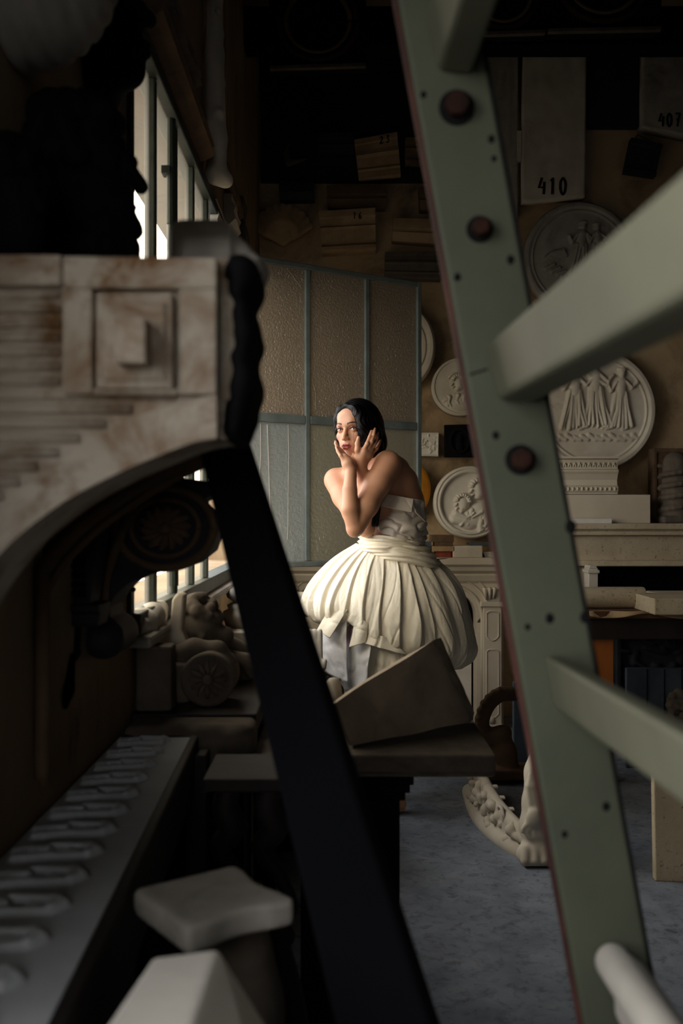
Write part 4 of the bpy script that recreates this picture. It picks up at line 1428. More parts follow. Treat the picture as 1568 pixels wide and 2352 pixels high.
tag(MB().span((a, YL + .02, zl), (b, YL + .30, zl + 66 / F * YL)).build('pale_plinth', 'marble', None, bevel=.003), 'long smooth pale plinth lying on the limestone chimneypiece', 'plinth')
a, b = P(1240, 0, YL - .05).x, P(1404, 0, YL - .05).x
tag(MB().span((a, YL - .06, zl), (b, YL + .01, zl + 11 / F * YL)).build('thin_slab', 'plaster_white', None, bevel=.002), 'thin pale slab on the shelf in front of the smooth plinth', 'slab')
zp = zl + 66 / F * YL
op = thing('ornate_plinth', 'small ornate plinth with leaf frieze standing under the large figure roundel', 'plinth', (P(1340, 0, YL).x, YL + .1, zp))
MB().mould((1268, 1049), (1418, 1049), (1418, 1135), (1268, 1135), YL + .06, [(0, .03), (.05, .03), (.08, .0), (.32, .0), (.36, .02), (.40, .02), (.46, .008), (.62, -.012), (.76, -.008), (.8, .012), (.93, .012), (.95, .0), (1, .0)], .16).build('plinth_body', 'marble', op)
mb = MB()
for k in range(13):
    x = 1274 + k * 11.3
    mb.tube([P(x - 3, 1072, YL + .058), P(x, 1062, YL + .052), P(x + 4, 1068, YL + .056)], .0035, 6)
    mb.tube([P(x + 4, 1073, YL + .058), P(x + 1, 1066, YL + .055)], .003, 6)
mb.build('leaf_frieze', 'marble', op, True)
mb = MB()
for k in range(14):
    mb.ball(P(1273 + k * 10.7, 1123, YL + .047), (.008, .008, .011), 8, 6)
mb.build('egg_frieze', 'marble', op, True)
# twisted column and relief frame behind it
f = Field(P(1500, 1200, 5.6) - Vector((0, .05, .01)), P(1640, 1040, 5.6) + Vector((.05, .2, .02)), .008)
cx = P(1562, 0, 5.62).x; zb_ = zl
f.cone((cx, 5.70, zb_ + .03), (cx, 5.70, zb_ + .34), .085, .070, .01)
for k in range(5):
    z = zb_ + .04 + k * .065
    q = [(cx + .086 * math.cos(a), 5.70 + .086 * math.sin(a), z + .03 * math.sin(a * .5 + .4)) for a in [-PI + PI * 2 * i / 16 for i in range(17)]]
    f.chain(q, [.014] * 17, .01)
f.box((cx, 5.70, zb_ + .02), (.10, .10, .02), .004, .006)
o = f.build('twisted_column', 'plaster_dust_shade', None)
tag(o, 'stump of a twisted plaster column at the right edge of the chimneypiece shelf', 'column')


def leafrel(seed, amp=.012, n=26):
    r = random.Random(seed)
    pr = []
    for i in range(n):
        x, y = r.uniform(-.8, .8), r.uniform(-.8, .8); a = r.uniform(0, 6.28); L = r.uniform(.15, .4)
        pr.append((x, y, x + L * math.cos(a), y + L * math.sin(a), r.uniform(.06, .13), r.uniform(.03, .08), amp * r.uniform(.5, 1)))

    def fn(u, v):
        H = caps(u, v, pr)
        e = np.maximum(np.abs(u), np.abs(v))
        return np.where(e > .88, amp * .9, H)
    return fn


o = rect_relief('leaf_relief', (1500, 1030), (1640, 1030), (1640, 1200), (1500, 1200), 5.86, leafrel(5), .1, 'brown_mould')
tag(o, 'dark square relief panel with leaf carving behind the twisted column', 'relief')

# ------------------------------------------------------------------ roundels on the back wall
YW = YB - .002


def rim(r, pr, base=0.0):
    """profile of a roundel rim: list of (radius, height)"""
    return np.interp(r, [p[0] for p in pr], [p[1] for p in pr]) + base


def figure(x, y, s, lean=0.0, arm=1, seed=0):
    """a generic draped standing figure in low relief"""
    r = random.Random(seed)
    pr = []
    t = lambda a, b: (x + s * (a + lean * b), y + s * b)
    def st(a, b, c, d, r0, r1, h):
        p, q = t(a, b), t(c, d)
        pr.append((p[0], p[1], q[0], q[1], r0 * s, r1 * s, h))
    st(0, .80, 0.01, .86, .085, .075, .030)
    for k in range(7): st(-.05 + .018 * k, .90 - abs(k - 3) * .008, -.05 + .018 * k, .91, .025, .025, .034)
    st(0, .62, 0, .76, .05, .04, .022)
    st(0, .35, 0, .62, .12, .14, .028)
    st(-.11, .62, -.22 * arm, .42, .05, .045, .026); st(-.22 * arm, .42, -.30 * arm, .58, .045, .035, .026)
    st(.11, .62, .24, .50, .05, .045, .026); st(.24, .50, .36, .62, .042, .03, .026)
    for k in range(9):
        a = -.13 + .033 * k
        m_ = (a * 1.25 + .10 * lean + r.uniform(-.02, .02), .0 + r.uniform(-.06, .06)); hh = r.uniform(.017, .028); st(a * .8, .38, m_[0], m_[1], .05, .04, hh); st(m_[0], m_[1], a * 1.9 - .12 * lean + r.uniform(-.04, .04), -.38 + r.uniform(-.05, .05), .04, r.uniform(.025, .06), hh)
    st(-.2, -.40, -.28, -.42, .035, .03, .016); st(.17, -.41, .10, -.43, .035, .03, .016)
    return pr


def roundel(name, px, py, pr_, y, fig, label, mat='plaster', rims=((0, 0), (.82, 0), (.84, .012), (.87, .006), (.92, .016), (.98, .012), (1, 0)), ex=1.0, thick=None, seg=200, nr=90, hsc=1.0):
    c = P(px, py, y)
    r = pr_ / F * y
    ra = [p[0] for p in rims]; rh = [p[1] for p in rims]

    def fn(u, v):
        rr = np.sqrt(u * u + v * v)
        H = np.interp(rr, ra, rh) * hsc
        if fig:
            H = np.maximum(H, np.where(rr < .84, caps(u, v, fig), 0))
        return H
    yb = y if thick is None else y - thick
    o = disk_relief(name, (c.x, yb, c.z), r, fn, YW - yb if thick is None else thick, mat, None, nr, seg, None, ex)
    return tag(o, label, 'roundel')


g = figure(-.34, .02, .78, .02, 1, 1) + figure(.02, .06, .82, -.04, -1, 2) + figure(.40, .00, .74, .06, 1, 3)
for k in range(12): g.append((-.7 + .12 * k, -.46 + .02 * (k % 3), -.6 + .12 * k, -.48, .05, .04, .014))
roundel('figure_roundel', 1366, 942, 140, 5.98, g, 'large plaster roundel of draped standing figures, above the ornate plinth', ex=1.0)
r2 = random.Random(9)
g = figure(.0, -.05, .75, .1, 1, 5) + figure(.36, .0, .66, -.1, 1, 6)
for k in range(10):
    a = .3 + k * .13
    g.append((-.25, .05, -.25 - .42 * math.cos(a), .05 + .3 * math.sin(a) - .2, .05, .02, .02))
for k in range(6): g.append((-.6 + .1 * k, -.2 - .05 * k, -.45 + .1 * k, -.12 - .06 * k, .04, .03, .02))
roundel('cracked_roundel', 1330, 592, 128, 6.0, g, 'chipped plaster roundel of figures, higher on the wall under the board marked 410', 'plaster_grey')


def headrel(cx, cy, s, child=True):
    pr = [(cx, cy, cx + .02, cy - .05 * s, .20 * s, .18 * s, .045), (cx - .02, cy - .12 * s, cx - .02, cy - .14 * s, .12 * s, .11 * s, .04)]
    for k in range(9):
        a = PI * (k / 8) * .9 + .1
        pr.append((cx + .19 * s * math.cos(a), cy + .03 + .2 * s * math.sin(a), cx + .16 * s * math.cos(a), cy + .03 + .17 * s * math.sin(a), .055 * s, .05 * s, .048))
    pr += [(cx - .16 * s, cy - .01 * s, cx - .20 * s, cy - .06 * s, .028 * s, .035 * s, .045), (cx - .14 * s, cy - .13 * s, cx - .17 * s, cy - .14 * s, .03 * s, .03 * s, .042)]
    return pr


g = headrel(-.22, -.02, 1.0) + headrel(.22, .36, 1.15)
rm = random.Random(6)
g += [(-.05, -.45, .25, -.30, .30, .32, .030), (-.45, -.45, -.15, -.50, .14, .16, .034)]
for k in range(16):
    x_, y_ = rm.uniform(-.35, .6), rm.uniform(-.75, -.2)
    g.append((x_, y_, x_ + rm.uniform(-.12, .0), y_ - rm.uniform(.1, .25), .09, .06, rm.uniform(.030, .036)))
for k in range(6): g.append((.36 + .03 * k, .52 - .05 * k, .52 - .01 * k, -.05 - .08 * k, .06, .05, .034))
g += [(-.40, -.30, -.12, -.42, .10, .08, .040), (-.12, -.42, .06, -.30, .07, .06, .040), (.3, -.25, .05, -.40, .08, .06, .042), (.0, -.36, .08, -.28, .05, .04, .044)]
roundel('mother_child_roundel', 1080, 1154, 84, 5.95, g, 'pale plaster roundel of a mother and child, just above the mantel', 'plaster_white', rims=((0, 0), (.80, 0), (.82, .02), (.86, .024), (.9, .012), (.94, .022), (.98, .014), (1, 0)), hsc=1.0)
g = headrel(-.1, .12, 1.15)
g += [(-.1, -.62, .1, -.55, .42, .36, .024)]
for k in range(12):
    x_, y_ = rm.uniform(-.5, .4), rm.uniform(-.6, -.3)
    g.append((x_, y_, x_ + rm.uniform(-.1, .1), y_ - rm.uniform(.05, .2), .10, .06, rm.uniform(.024, .030)))
g += [(.1, -.35, .3, -.15, .08, .06, .04), (.3, -.15, .36, -.02, .05, .03, .04)]
for k in range(14):
    a = .5 + k * .17
    g.append((-.1 + .36 * math.cos(a), .12 + .36 * math.sin(a), -.1 + .37 * math.cos(a), .12 + .37 * math.sin(a), .025, .02, .012))
roundel('child_roundel', 1058, 888, 66, 5.98, g, 'small plaster roundel of a child with clasped hands, beside the ladder post', 'plaster', rims=((0, 0), (.9, 0), (.92, .006), (1, .004)))
roundel('plain_oval_frame', 918, 796, 102, 6.0, None, 'plain round moulded frame half hidden behind the casement', 'plaster', rims=((0, .0), (.62, .0), (.64, .014), (.72, .018), (.76, .008), (.84, .022), (.93, .026), (1, .004)), ex=.80)
roundel('amber_disc', 944, 1124, 62, 5.99, None, 'amber yellow glazed disc on the wall behind the bodice', 'amber', rims=((0, .018), (.6, .016), (.88, .008), (1, 0)), ex=.72)


def ovalrel(u, v):
    e = np.sqrt((u / .62) ** 2 + (v / .72) ** 2)
    H = np.where(np.abs(e - 1) < .12, .016, 0) + np.where(e < .86, -.004, 0)
    H = np.maximum(H, caps(u, v, [(0, .1, .02, .2, .22, .18, .02), (0, -.4, 0, -.2, .3, .2, .016)]))
    return H


o = rect_relief('dark_plaque', (1021, 976), (1090, 974), (1090, 1050), (1021, 1050), 6.03, ovalrel, .04, 'black_plaster')
tag(o, 'black square plaque with an oval portrait, left of the ladder post', 'plaque')
o = rect_relief('small_plaque', (955, 994), (1007, 994), (1006, 1048), (955, 1047), 6.04, leafrel(14, .010), .03, 'plaster_white')
tag(o, 'small white plaque of tangled figures beside the casement edge', 'plaque')

# ------------------------------------------------------------------ boards and moulding samples on the back wall
def board(name, TL, TR, BR, BL, y, mat, label, txt=None, tpos=None, ink='ink', thick=.04):
    o = thing(name, label, 'board', tuple((P(BL[0], BL[1], y) + P(BR[0], BR[1], y)) / 2))

    def fn(u, v):
        return np.array([[noise.noise(Vector((a * 3, b * 6, len(label)))) * .005 for a, b in zip(ru, rv)] for ru, rv in zip(u, v)])
    rect_relief('panel', TL, TR, BR, BL, y, fn, YW - y - .001, mat, o, 30, 60)
    if txt:
        number('painted_number', txt, *tpos, y - .004, ink, o)
    return o


board('numbered_board', (1201, 84), (1347, 84), (1343, 452), (1199, 464), 5.99, 'plaster', 'tall pale plaster board painted 410, hanging right of the ladder post', '410', (1236, 446, 74, 38, ))
board('numbered_board', (1476, 68), (1640, 68), (1640, 322), (1475, 290), 5.97, 'plaster_grey', 'grey plaster board painted 407 at the upper right edge', '407', (1512, 290, 58, 30), 'ink_black')
board('plain_board', (1108, 92), (1190, 92), (1188, 500), (1120, 470), 6.02, 'plaster_grey', 'grey unmarked board between the ladder post and the board marked 410')
tag(MB().pbox(1188, 300, 1197, 368, 6.0, .07).build('thin_sample', 'plaster', None), 'thin sliver of carved plaster between the two grey boards', 'plaster')
PR1 = [(0, .03), (.12, .03), (.15, .018), (.3, .022), (.42, .034), (.5, .022), (.72, .014), (.78, .026), (.84, .012), (.96, .012), (1, 0)]
PR2 = [(0, .045), (.16, .045), (.2, .025), (.36, .02), (.4, .034), (.46, .02), (.8, .008), (.86, .03), (.94, .03), (.97, .0), (1, 0)]
PR3 = [(0, .02), (.3, .028), (.42, .03), (.45, .01), (.55, .01), (.6, .02), (.9, .004), (1, 0)]


def sample(name, q, prof, mat, label, txt=None, tpos=None, dent=False, y=6.0, slope=0):
    c = (P(q[3][0], q[3][1], y) + P(q[2][0], q[2][1], y)) / 2
    o = thing(name, label, 'moulding', tuple(c), 'moulding samples on the back wall')
    MB().mould(*q, y, prof, (YW if q[3][1] > 420 else 6.03) - y - .001).build('moulding', mat, o)
    if txt: number('painted_number', txt, *tpos, y - prof[1][1] - .004, 'ink_black', o, slope)
    if dent:
        for k in range(9):
            t = (k + .5) / 9
            a = Vector(q[3] + (0,)) * (1 - t) + Vector(q[2] + (0,)) * t
            MB().pbox(a.x - 3.4, a.y - 16, a.x + 3.4, a.y - 5, y - .022, .03).build('dentil', mat, o)
    return o


sample('moulding_sample', ((813, 325), (911, 307), (920, 404), (824, 414)), PR1, 'terracotta', 'tilted moulding sample numbered 23, highest of the pale samples', '23', (872, 330, 28, 16), True, slope=-.18)
sample('moulding_sample', ((732, 490), (861, 482), (863, 576), (740, 583)), PR2, 'terracotta', 'moulding sample numbered 16 with deep ledges, right of the shell', '16', (810, 502, 26, 15))
sample('moulding_sample', ((750, 428), (888, 426), (886, 478), (752, 478)), PR3, 'brown_mould', 'brown moulding sample directly above the one numbered 16')
sample('moulding_sample', ((730, 312), (812, 310), (812, 374), (732, 374)), PR2, 'dark_mould', 'dark blue grey moulding sample left of the one numbered 23')
sample('moulding_sample', ((640, 418), (720, 417), (722, 458), (642, 460)), PR3, 'dark_mould', 'very dark moulding sample above the shell cast')
sample('moulding_sample', ((903, 503), (1000, 505), (1000, 560), (900, 553)), PR3, 'terracotta', 'plain tan moulding sample right of the one numbered 16')
sample('moulding_sample', ((884, 581), (1012, 579), (1012, 642), (884, 638)), PR1, 'plaster_dust_shade', 'wide tan moulding sample just above the casement corner')
sample('moulding_sample', ((930, 322), (975, 320), (978, 380), (930, 378)), PR2, 'brown_mould', 'narrow brown moulding sample between number 23 and the ladder post')
sample('moulding_sample', ((962, 430), (1010, 430), (1010, 482), (964, 482)), PR3, 'brown_mould', 'small brown moulding sample half behind the ladder post above the plain tan one')
# shell ornament
f = Field(P(580, 565, 6.0) - Vector((.02, .08, .02)), P(720, 460, 6.0) + Vector((.02, .1, .02)), .007)
for k in range(11):
    a = math.radians(18 + k * 14.4)
    f.chain([P(648, 556, 6.0), P(648 + 38 * math.cos(a), 548 - 40 * math.sin(a), 5.97), P(648 + 66 * math.cos(a), 540 - 66 * math.sin(a), 6.0)], [.02, .024, .022], .008)
v, fc = f.mesh(1); v[:, 1] = np.minimum(v[:, 1], YW)
tag(link_mesh('shell_ornament', v, fc, M['terracotta'], None, True), 'wavy fluted shell ornament on the back wall above the casement', 'ornament')
f = Field(P(640, 390, 6.0) - Vector((.02, .06, .02)), P(710, 325, 6.0) + Vector((.02, .1, .02)), .007)
f.chain([P(662, 330, 6.02), P(656, 352, 6.0), P(662, 374, 5.98), P(702, 366, 6.01)], [.010, .018, .022, .008], .01)
v, fc = f.mesh(1); v[:, 1] = np.minimum(v[:, 1], YW)
tag(link_mesh('curved_cast', v, fc, M['plaster_dust_shade'], None, True), 'small curved plaster cast high on the dark part of the wall', 'plaster')
# small framed picture on a wire
pf = thing('hanging_frame', 'small dark framed plaque hanging on a wire, upper right', 'picture', tuple(P(1475, 405, 6.0)))
MB().mould((1448, 318), (1520, 334), (1504, 407), (1432, 396), 6.0, [(0, .02), (.14, .02), (.18, .004), (.85, .004), (.88, .018), (1, .018)], .04).build('frame', 'dark_mould', pf)
mb = MB(); mb.tube([P(1456, 322, 6.01), P(1464, 309, 6.03)], .0025, 6); mb.tube([P(1464, 309, 6.03), P(1510, 332, 6.01)], .0025, 6)
mb.build('wire', 'iron', pf)

# ------------------------------------------------------------------ dark ceiling roses high up, beams
def rose(px0, px1, ybot, y, label, tilt=0.0):
    w_ = (px1 - px0) / F * y
    cx = P((px0 + px1) / 2, 0, y).x; zb_ = CZ + (1176 - ybot) / F * y
    o = thing('ceiling_rose_panel', label, 'panel', (cx, y, zb_), 'dark square panels with round mouldings')
    R = Matrix.Rotation(tilt, 3, 'Y')
    MB().box((cx, y + .03, zb_ + w_ / 2), (w_, .06, w_), R).build('panel', 'black_plaster', o, bevel=.004)
    MB().box(Vector((cx, y - .012, zb_ + .008)), (w_ * .98, .03, .016), R).build('lit_lower_edge', 'plaster_dust_shade', o)  # paler strip paints in the light along the bottom edge
    for rr, t, mt in ((.40, .018, 'rust'), (.36, .012, 'black_plaster'), (.33, .014, 'brown_mould')):
        MB().tube([(cx + w_ * rr * math.cos(a), y - .002, zb_ + w_ * .5 + w_ * rr * math.sin(a)) for a in [2 * PI * k / 48 for k in range(49)]], t, 8).build('ring', mt, o, True)
    return o


rose(618, 842, 160, 5.0, 'dark square panel with ring moulding, leftmost of three hanging near the ceiling', -.03)
rose(1060, 1252, 84, 4.9, 'dark square panel with ring moulding, partly behind the top of the ladder', -.03)
rose(1254, 1518, 76, 4.9, 'dark square panel with ring moulding, rightmost of three hanging near the ceiling', -.02)
a, b = P(560, 0, 5.06).x, P(1560, 0, 5.06).x
bz = CZ + (1176 - 128) / F * 5.2
tag(MB().span((a, 5.08, bz), (3.09, 5.22, bz + .2)).build('tie_beam', 'black_wood', None, bevel=.004), 'dark tie beam high across the room that carries the square panels', 'beam')
tag(MB().pbox(598, 130, 985, 416, 6.03, .045).build('dark_wall_panel', 'dark_wall', None), 'wide dark panel over the wall behind the upper moulding samples, left of the ladder', 'boarding')  # panel gives the upper left wall its dark tone
tag(MB().pbox(1350, 100, 1466, 292, 6.03, .045).build('dark_sheet', 'dark_mould', None), 'dark sheet on the wall between boards marked 410 and 407', 'panel')

# ================================================================== work bench at right
wb = thing('work_table', 'brown topped work table with orange pine legs at right, loaded with stone pieces', 'table', (1.6, 4.9, 0))
TZ = .80
x0 = P(1332, 0, 4.6).x
mb = MB().span((x0, 4.52, TZ - .035), (2.6, 5.35, TZ))
mb.build('table_top', 'brown_wood', wb, bevel=.004)
MB().span((x0 + .02, 4.545, TZ - .13), (2.58, 4.578, TZ - .035)).build('apron', 'dark_wood', wb)
for x, y in ((x0 + .05, 4.58), (2.45, 4.58), (x0 + .05, 5.25), (2.45, 5.25)):
    MB().span((x, y, 0), (x + .10, y + .09, TZ - .035)).build('leg', 'orange_wood', wb, bevel=.004)
MB().span((x0 + .15, 4.60, .14), (2.45, 4.65, .21)).build('stretcher', 'orange_wood', wb)
px = lambda x, d: P(x, 0, d).x
o = MB().lathe([(.048, 0), (.050, .01), (.050, .50), (.048, .51)], (px(1478, 4.66), 4.66, TZ + .050), 32, Matrix.Rotation(-PI / 2, 3, 'Y')).build('stone_cylinder', 'stone', None)
sharp_smooth(o)
tag(o, 'pale stone cylinder lying along the front edge of the work table', 'stone')
PRB = [(0, .0), (.06, .012), (.2, .012), (.3, .0), (1, .0)]
o = MB().span((px(1345, 4.9), 4.84, TZ), (px(1366, 4.9), 4.94, TZ + .175)).span((px(1342, 4.9), 4.832, TZ + .152), (px(1369, 4.9), 4.948, TZ + .168)).extrude([(px(1345, 4.9), 4.84, TZ + .175), (px(1366, 4.9), 4.84, TZ + .175), (px(1361, 4.9), 4.84, TZ + .19), (px(1348, 4.9), 4.84, TZ + .19)], (0, .10, 0)).build('small_pier', 'plaster', None, bevel=.003)
tag(o, 'small pale upright pier model with moulded top on the work table', 'pier')
tag(MB().span((px(1372, 5.0), 4.92, TZ), (px(1490, 5.0), 5.14, TZ + .012)).build('flat_board', 'plaster_white', None, bevel=.002), 'wide flat white board lying on the work table behind the cylinder', 'board')
tag(MB().span((px(1500, 4.75), 4.74, TZ + .0), (px(1640, 4.75), 4.95, TZ + .022)).build('flat_slab', 'plaster_grey', None, bevel=.002), 'flat grey slab lying under the small bevelled stone slab on the work table', 'slab')
tag(MB().span((px(1508, 4.74), 4.76, TZ + .0225), (px(1640, 4.74), 4.92, TZ + .062)).build('bevelled_slab', 'stone', None, bevel=.008), 'small bevelled stone slab on top of the flat grey slab', 'slab')
tag(MB().span((px(1504, 4.33), 4.34, TZ + .001), (px(1640, 4.33), 4.66, TZ + .072)).build('thick_slab', 'stone', None, bevel=.004), 'thick stone slab on the front right of the work table', 'slab')
f = Field((px(1500, 5), 4.98, TZ - .02), (px(1600, 5), 5.2, TZ + .08), .005)
for k in range(16):
    f.ell((px(1515 + random.uniform(0, 50), 5.05), 5.05 + random.uniform(-.04, .06), TZ + .01 + random.uniform(0, .012)), (random.uniform(.015, .035), .02, random.uniform(.008, .018)), .006)
f.chain([(px(1510, 5.05), 5.03, TZ + .02), (px(1530, 5.05), 5.03, TZ + .035), (px(1545, 5.05), 5.04, TZ + .045)], [.008, .012, .008], .005)
v, fc = f.mesh(1); v[:, 2] = np.maximum(v[:, 2], TZ + .001)
tag(link_mesh('plaster_scraps', v, fc, M['plaster_white'], None, True), 'small heap of white plaster scraps at the back of the work table', 'plaster')
f = Field((px(1340, 4.55), 4.46, TZ - .08), (px(1520, 4.55), 4.66, TZ + .02), .006)
tag(MB().grid([Vector((x0 + .02 + .5 * i / 19, 4.50 + .02 * math.sin(i * .7) + (.0 if j == 0 else .0), TZ + .002 - .022 * j / 5 * (1 + .5 * math.sin(i * .5))) ) + Vector((0, .012 * (5 - j) / 5, 0)) for i in range(20) for j in range(6)], 20, 6).build('paper_edge', 'terracotta', None, True), 'curled brown paper edge hanging over the front of the work table', 'paper')
o = bpy.data.objects['paper_edge']
sm = o.modifiers.new('thick', 'SOLIDIFY'); sm.thickness = .003

# under the table
o = rect_relief('dark_relief', (1412, 1460), (1640, 1460), (1640, 1600), (1412, 1600), 5.3, leafrel(31, .03, 40), .05, 'dark_mould')
v = None
lean = thing('leaning_relief', 'dark relief panel with swirling carving leaning under the work table', 'relief', (px(1520, 5.3), 5.3, 0))
o.parent = lean; o.location = o.location - lean.location; o.name = 'relief_panel'
MB().span((px(1430, 5.33), 5.32, 0), (px(1640, 5.33), 5.36, .32)).build('stand', 'black_wood', lean)
gp = thing('planked_panel', 'grey planked panel leaning under the work table, in front of the dark relief', 'panel', (px(1520, 4.85), 4.85, 0))
MB().span((px(1440, 4.85), 4.86, 0), (px(1640, 4.85), 4.89, CZ + (1176 - 1535) / F * 4.86)).build('panel', 'slate', gp, bevel=.003)
for x in (1486, 1526, 1566, 1606):
    MB().span((px(x, 4.85), 4.857, 0), (px(x + 2, 4.85), 4.861, CZ + (1176 - 1537) / F * 4.86)).build('groove', 'black_plaster', gp)
f = Field((px(1528, 4.6), 4.62, 0), (px(1640, 4.6), 4.82, .45), .009)
for k in range(34):
    f.ell((px(random.uniform(1538, 1630), 4.7), 4.72 + random.uniform(-.04, .04), .33 + random.uniform(-.05, .06)), random.uniform(.016, .03), .008)
f.box((px(1585, 4.7), 4.72, .14), (.10, .06, .14), .01, .02)
v, fc = f.mesh(1); settle(v, .0)
tag(link_mesh('leaf_crest', v, fc, M['plaster_dust_shade'], None, True), 'dusty leafy crest standing on the floor under the work table', 'ornament')
# standing panel at right
a = P(1505, 2026, 3.37)
tag(MB().extrude([Vector((a.x, 3.37, 0)), Vector((a.x + .4, 3.33, 0)), Vector((a.x + .4, 3.33, .36)), Vector((a.x - .006, 3.37, .36))], (0, .035, 0)).build('floor_panel', 'stone', None, bevel=.004), 'flat speckled stone panel standing on the floor at the right edge', 'panel')

# carved pieces on the floor
LD = 3.75
sc = thing('carved_frieze', 'pale carved frieze with grape clusters lying curved on the floor behind the plinth', 'ornament', (.62, LD, 0))
path = smoothcurve([(.585, 4.42), (.575, 4.1), (.60, 3.86), (.66, 3.66), (.74, 3.55)], 40)
f = Field((.5, 3.42, -.01), (.86, 4.5, .26), .007)
for i in range(39):
    t = i / 38
    p, q = path[i], path[i + 1]
    h = .17 * (1 - t) + .06
    for zz in np.linspace(.02, max(h - .02, .03), 5):
        f.cone((p[0], p[1], zz), (q[0], q[1], zz), .022, .022, .01)
    f.cone((p[0] - .02, p[1], .012), (q[0] - .02, q[1], .012), .03, .03, .01)
f.build('frieze_body', 'plaster', sc, 1)
f = Field((.49, 3.42, -.01), (.80, 4.3, .26), .006)
rr_ = random.Random(2)
for k in range(46):
    i = rr_.randint(6, 34); p = path[i]
    f.ell((p[0] - .025 + rr_.uniform(-.012, .008), p[1], rr_.uniform(.03, .17 * (1 - i / 38) + .05)), rr_.uniform(.012, .022), .006)
for i in (10, 16, 24):
    p = path[i]
    f.chain([(p[0] - .03 + .004 * k, p[1] + .03 * math.cos(k), .11 + .03 * math.sin(k)) for k in range(7)], [.008] * 7, .004)
f.build('carving', 'plaster', sc, 1)
for k in range(6):
    i = 3 + k * 4; p = path[i]; h = .17 * (1 - i / 38) + .055
    MB().box((p[0] + .012, p[1], h), (.05, .03, .008)).build('tooth', 'plaster', sc, bevel=.002)
# lion paw console leg
cx, cy = P(1238, 1990, 3.52).x, 3.56
f = Field((cx - .12, cy - .12, -.01), (cx + .14, cy + .16, .50), .006)
f.chain([(cx, cy, .05), (cx - .01, cy, .12), (cx - .005, cy + .02, .20), (cx + .02, cy + .04, .30), (cx + .035, cy + .05, .42)], [.055, .05, .042, .055, .035], .02)
f.chain([(cx - .045, cy - .03, .03), (cx + .05, cy - .03, .03)], [.035, .035], .02)
for k in range(4):
    f.chain([(cx - .05 + .033 * k, cy - .045, .05), (cx - .055 + .036 * k, cy - .065, .02)], [.018, .016], .006)
for s_ in (-1, 1):
    q = []
    for i in range(28):
        t = i / 27; a = s_ * t * 3.2 * PI
        q.append((cx + s_ * .026 + .034 * (1 - .75 * t) * math.cos(a) * s_, cy - .045, .115 + .034 * (1 - .75 * t) * math.sin(a) * s_))
    f.chain(q, [.009] * 28, .004)
for k in range(7):
    a = -.05 + k * .017
    f.chain([(cx + a * .6, cy - .045, .17), (cx + a * .9 + .01, cy - .03, .27), (cx + a * .7 + .03, cy + .0, .40)], [.010, .013, .006], .005)
f.ell((cx - .02, cy - .055, .165), (.03, .018, .035), .01)
f.box((cx + .01, cy, .012), (.075, .075, .012), .006, .006)
v, fc = f.mesh(1); settle(v, .0)
tag(link_mesh('paw_console', v, fc, M['plaster'], None, True), 'carved plaster console leg with paw foot and fluted leaf, left of the ladder post', 'console')
# dark arched ornament behind
f = Field((.60, 4.52, -.01), (1.05, 4.75, .72), .008)
c0 = P(1178, 1690, 4.6)
pts = [P(1183, 1604, 4.62), P(1150, 1604, 4.62), P(1120, 1630, 4.62), P(1106, 1670, 4.62), P(1116, 1700, 4.62), P(1140, 1705, 4.62), P(1160, 1690, 4.62)]
pts = smoothcurve([tuple(p) for p in pts], 30)
f.chain(pts, [.030] * 30, .012)
for i in range(0, 22, 2):
    p = pts[i]; f.ell((p[0] - .02, p[1] - .02, p[2] + .018), .018, .008)
f.chain([(pts[25][0], 4.62, pts[25][2]), (pts[25][0] + .03, 4.62, .12), (pts[25][0] + .05, 4.62, .03)], [.05, .05, .05], .03)
f.box((pts[25][0] + .06, 4.63, .025), (.14, .08, .025), .005, .01)
v, fc = f.mesh(1); settle(v, 0)
tag(link_mesh('arched_ornament', v, fc, M['brown_mould'], None, True), 'brown arched ornament with leafy outer edge between plinth and ladder', 'ornament')
tag(MB().span((px(1180, 4.95), 4.95, 0), (px(1212, 4.95), 5.0, .40)).build('slate_board', 'slate', None, bevel=.002), 'narrow blue grey board standing on the floor behind the brown arched ornament', 'board')
tag(MB().span((px(1206, 5.3), 5.3, 0), (px(1232, 5.3), 5.36, .62)).build('brown_post', 'orange_wood', None), 'narrow orange brown post standing right of the chimneypiece pilaster', 'post')
# ================================================================== the woman
DW = 4.2
per = thing('person', 'dark haired woman in cream bubble skirt dress, leaning forward with both hands at her face', 'person', (P(890, 0, DW).x, DW, 0))

SKIN = np.array(lin((198, 146, 116))[:3]); LIP = np.array(lin((150, 66, 64))[:3]); BROW = np.array(lin((44, 28, 24))[:3])
BLUSH = np.array(lin((190, 112, 94))[:3]); NAIL = np.array(lin((226, 176, 164))[:3]); SHADOW = np.array(lin((120, 74, 60))[:3])

# ---------------------------------------------------------------- head, in its own frame (x to the viewer's right, -y forward, z up, eye level 0)
HC = P(818, 987, 4.12)
RH = Matrix.Rotation(math.radians(-30), 3, 'Z') @ Matrix.Rotation(math.radians(2), 3, 'X') @ Matrix.Rotation(math.radians(-2), 3, 'Y')


def hw(p):
    return HC + RH @ Vector(p)


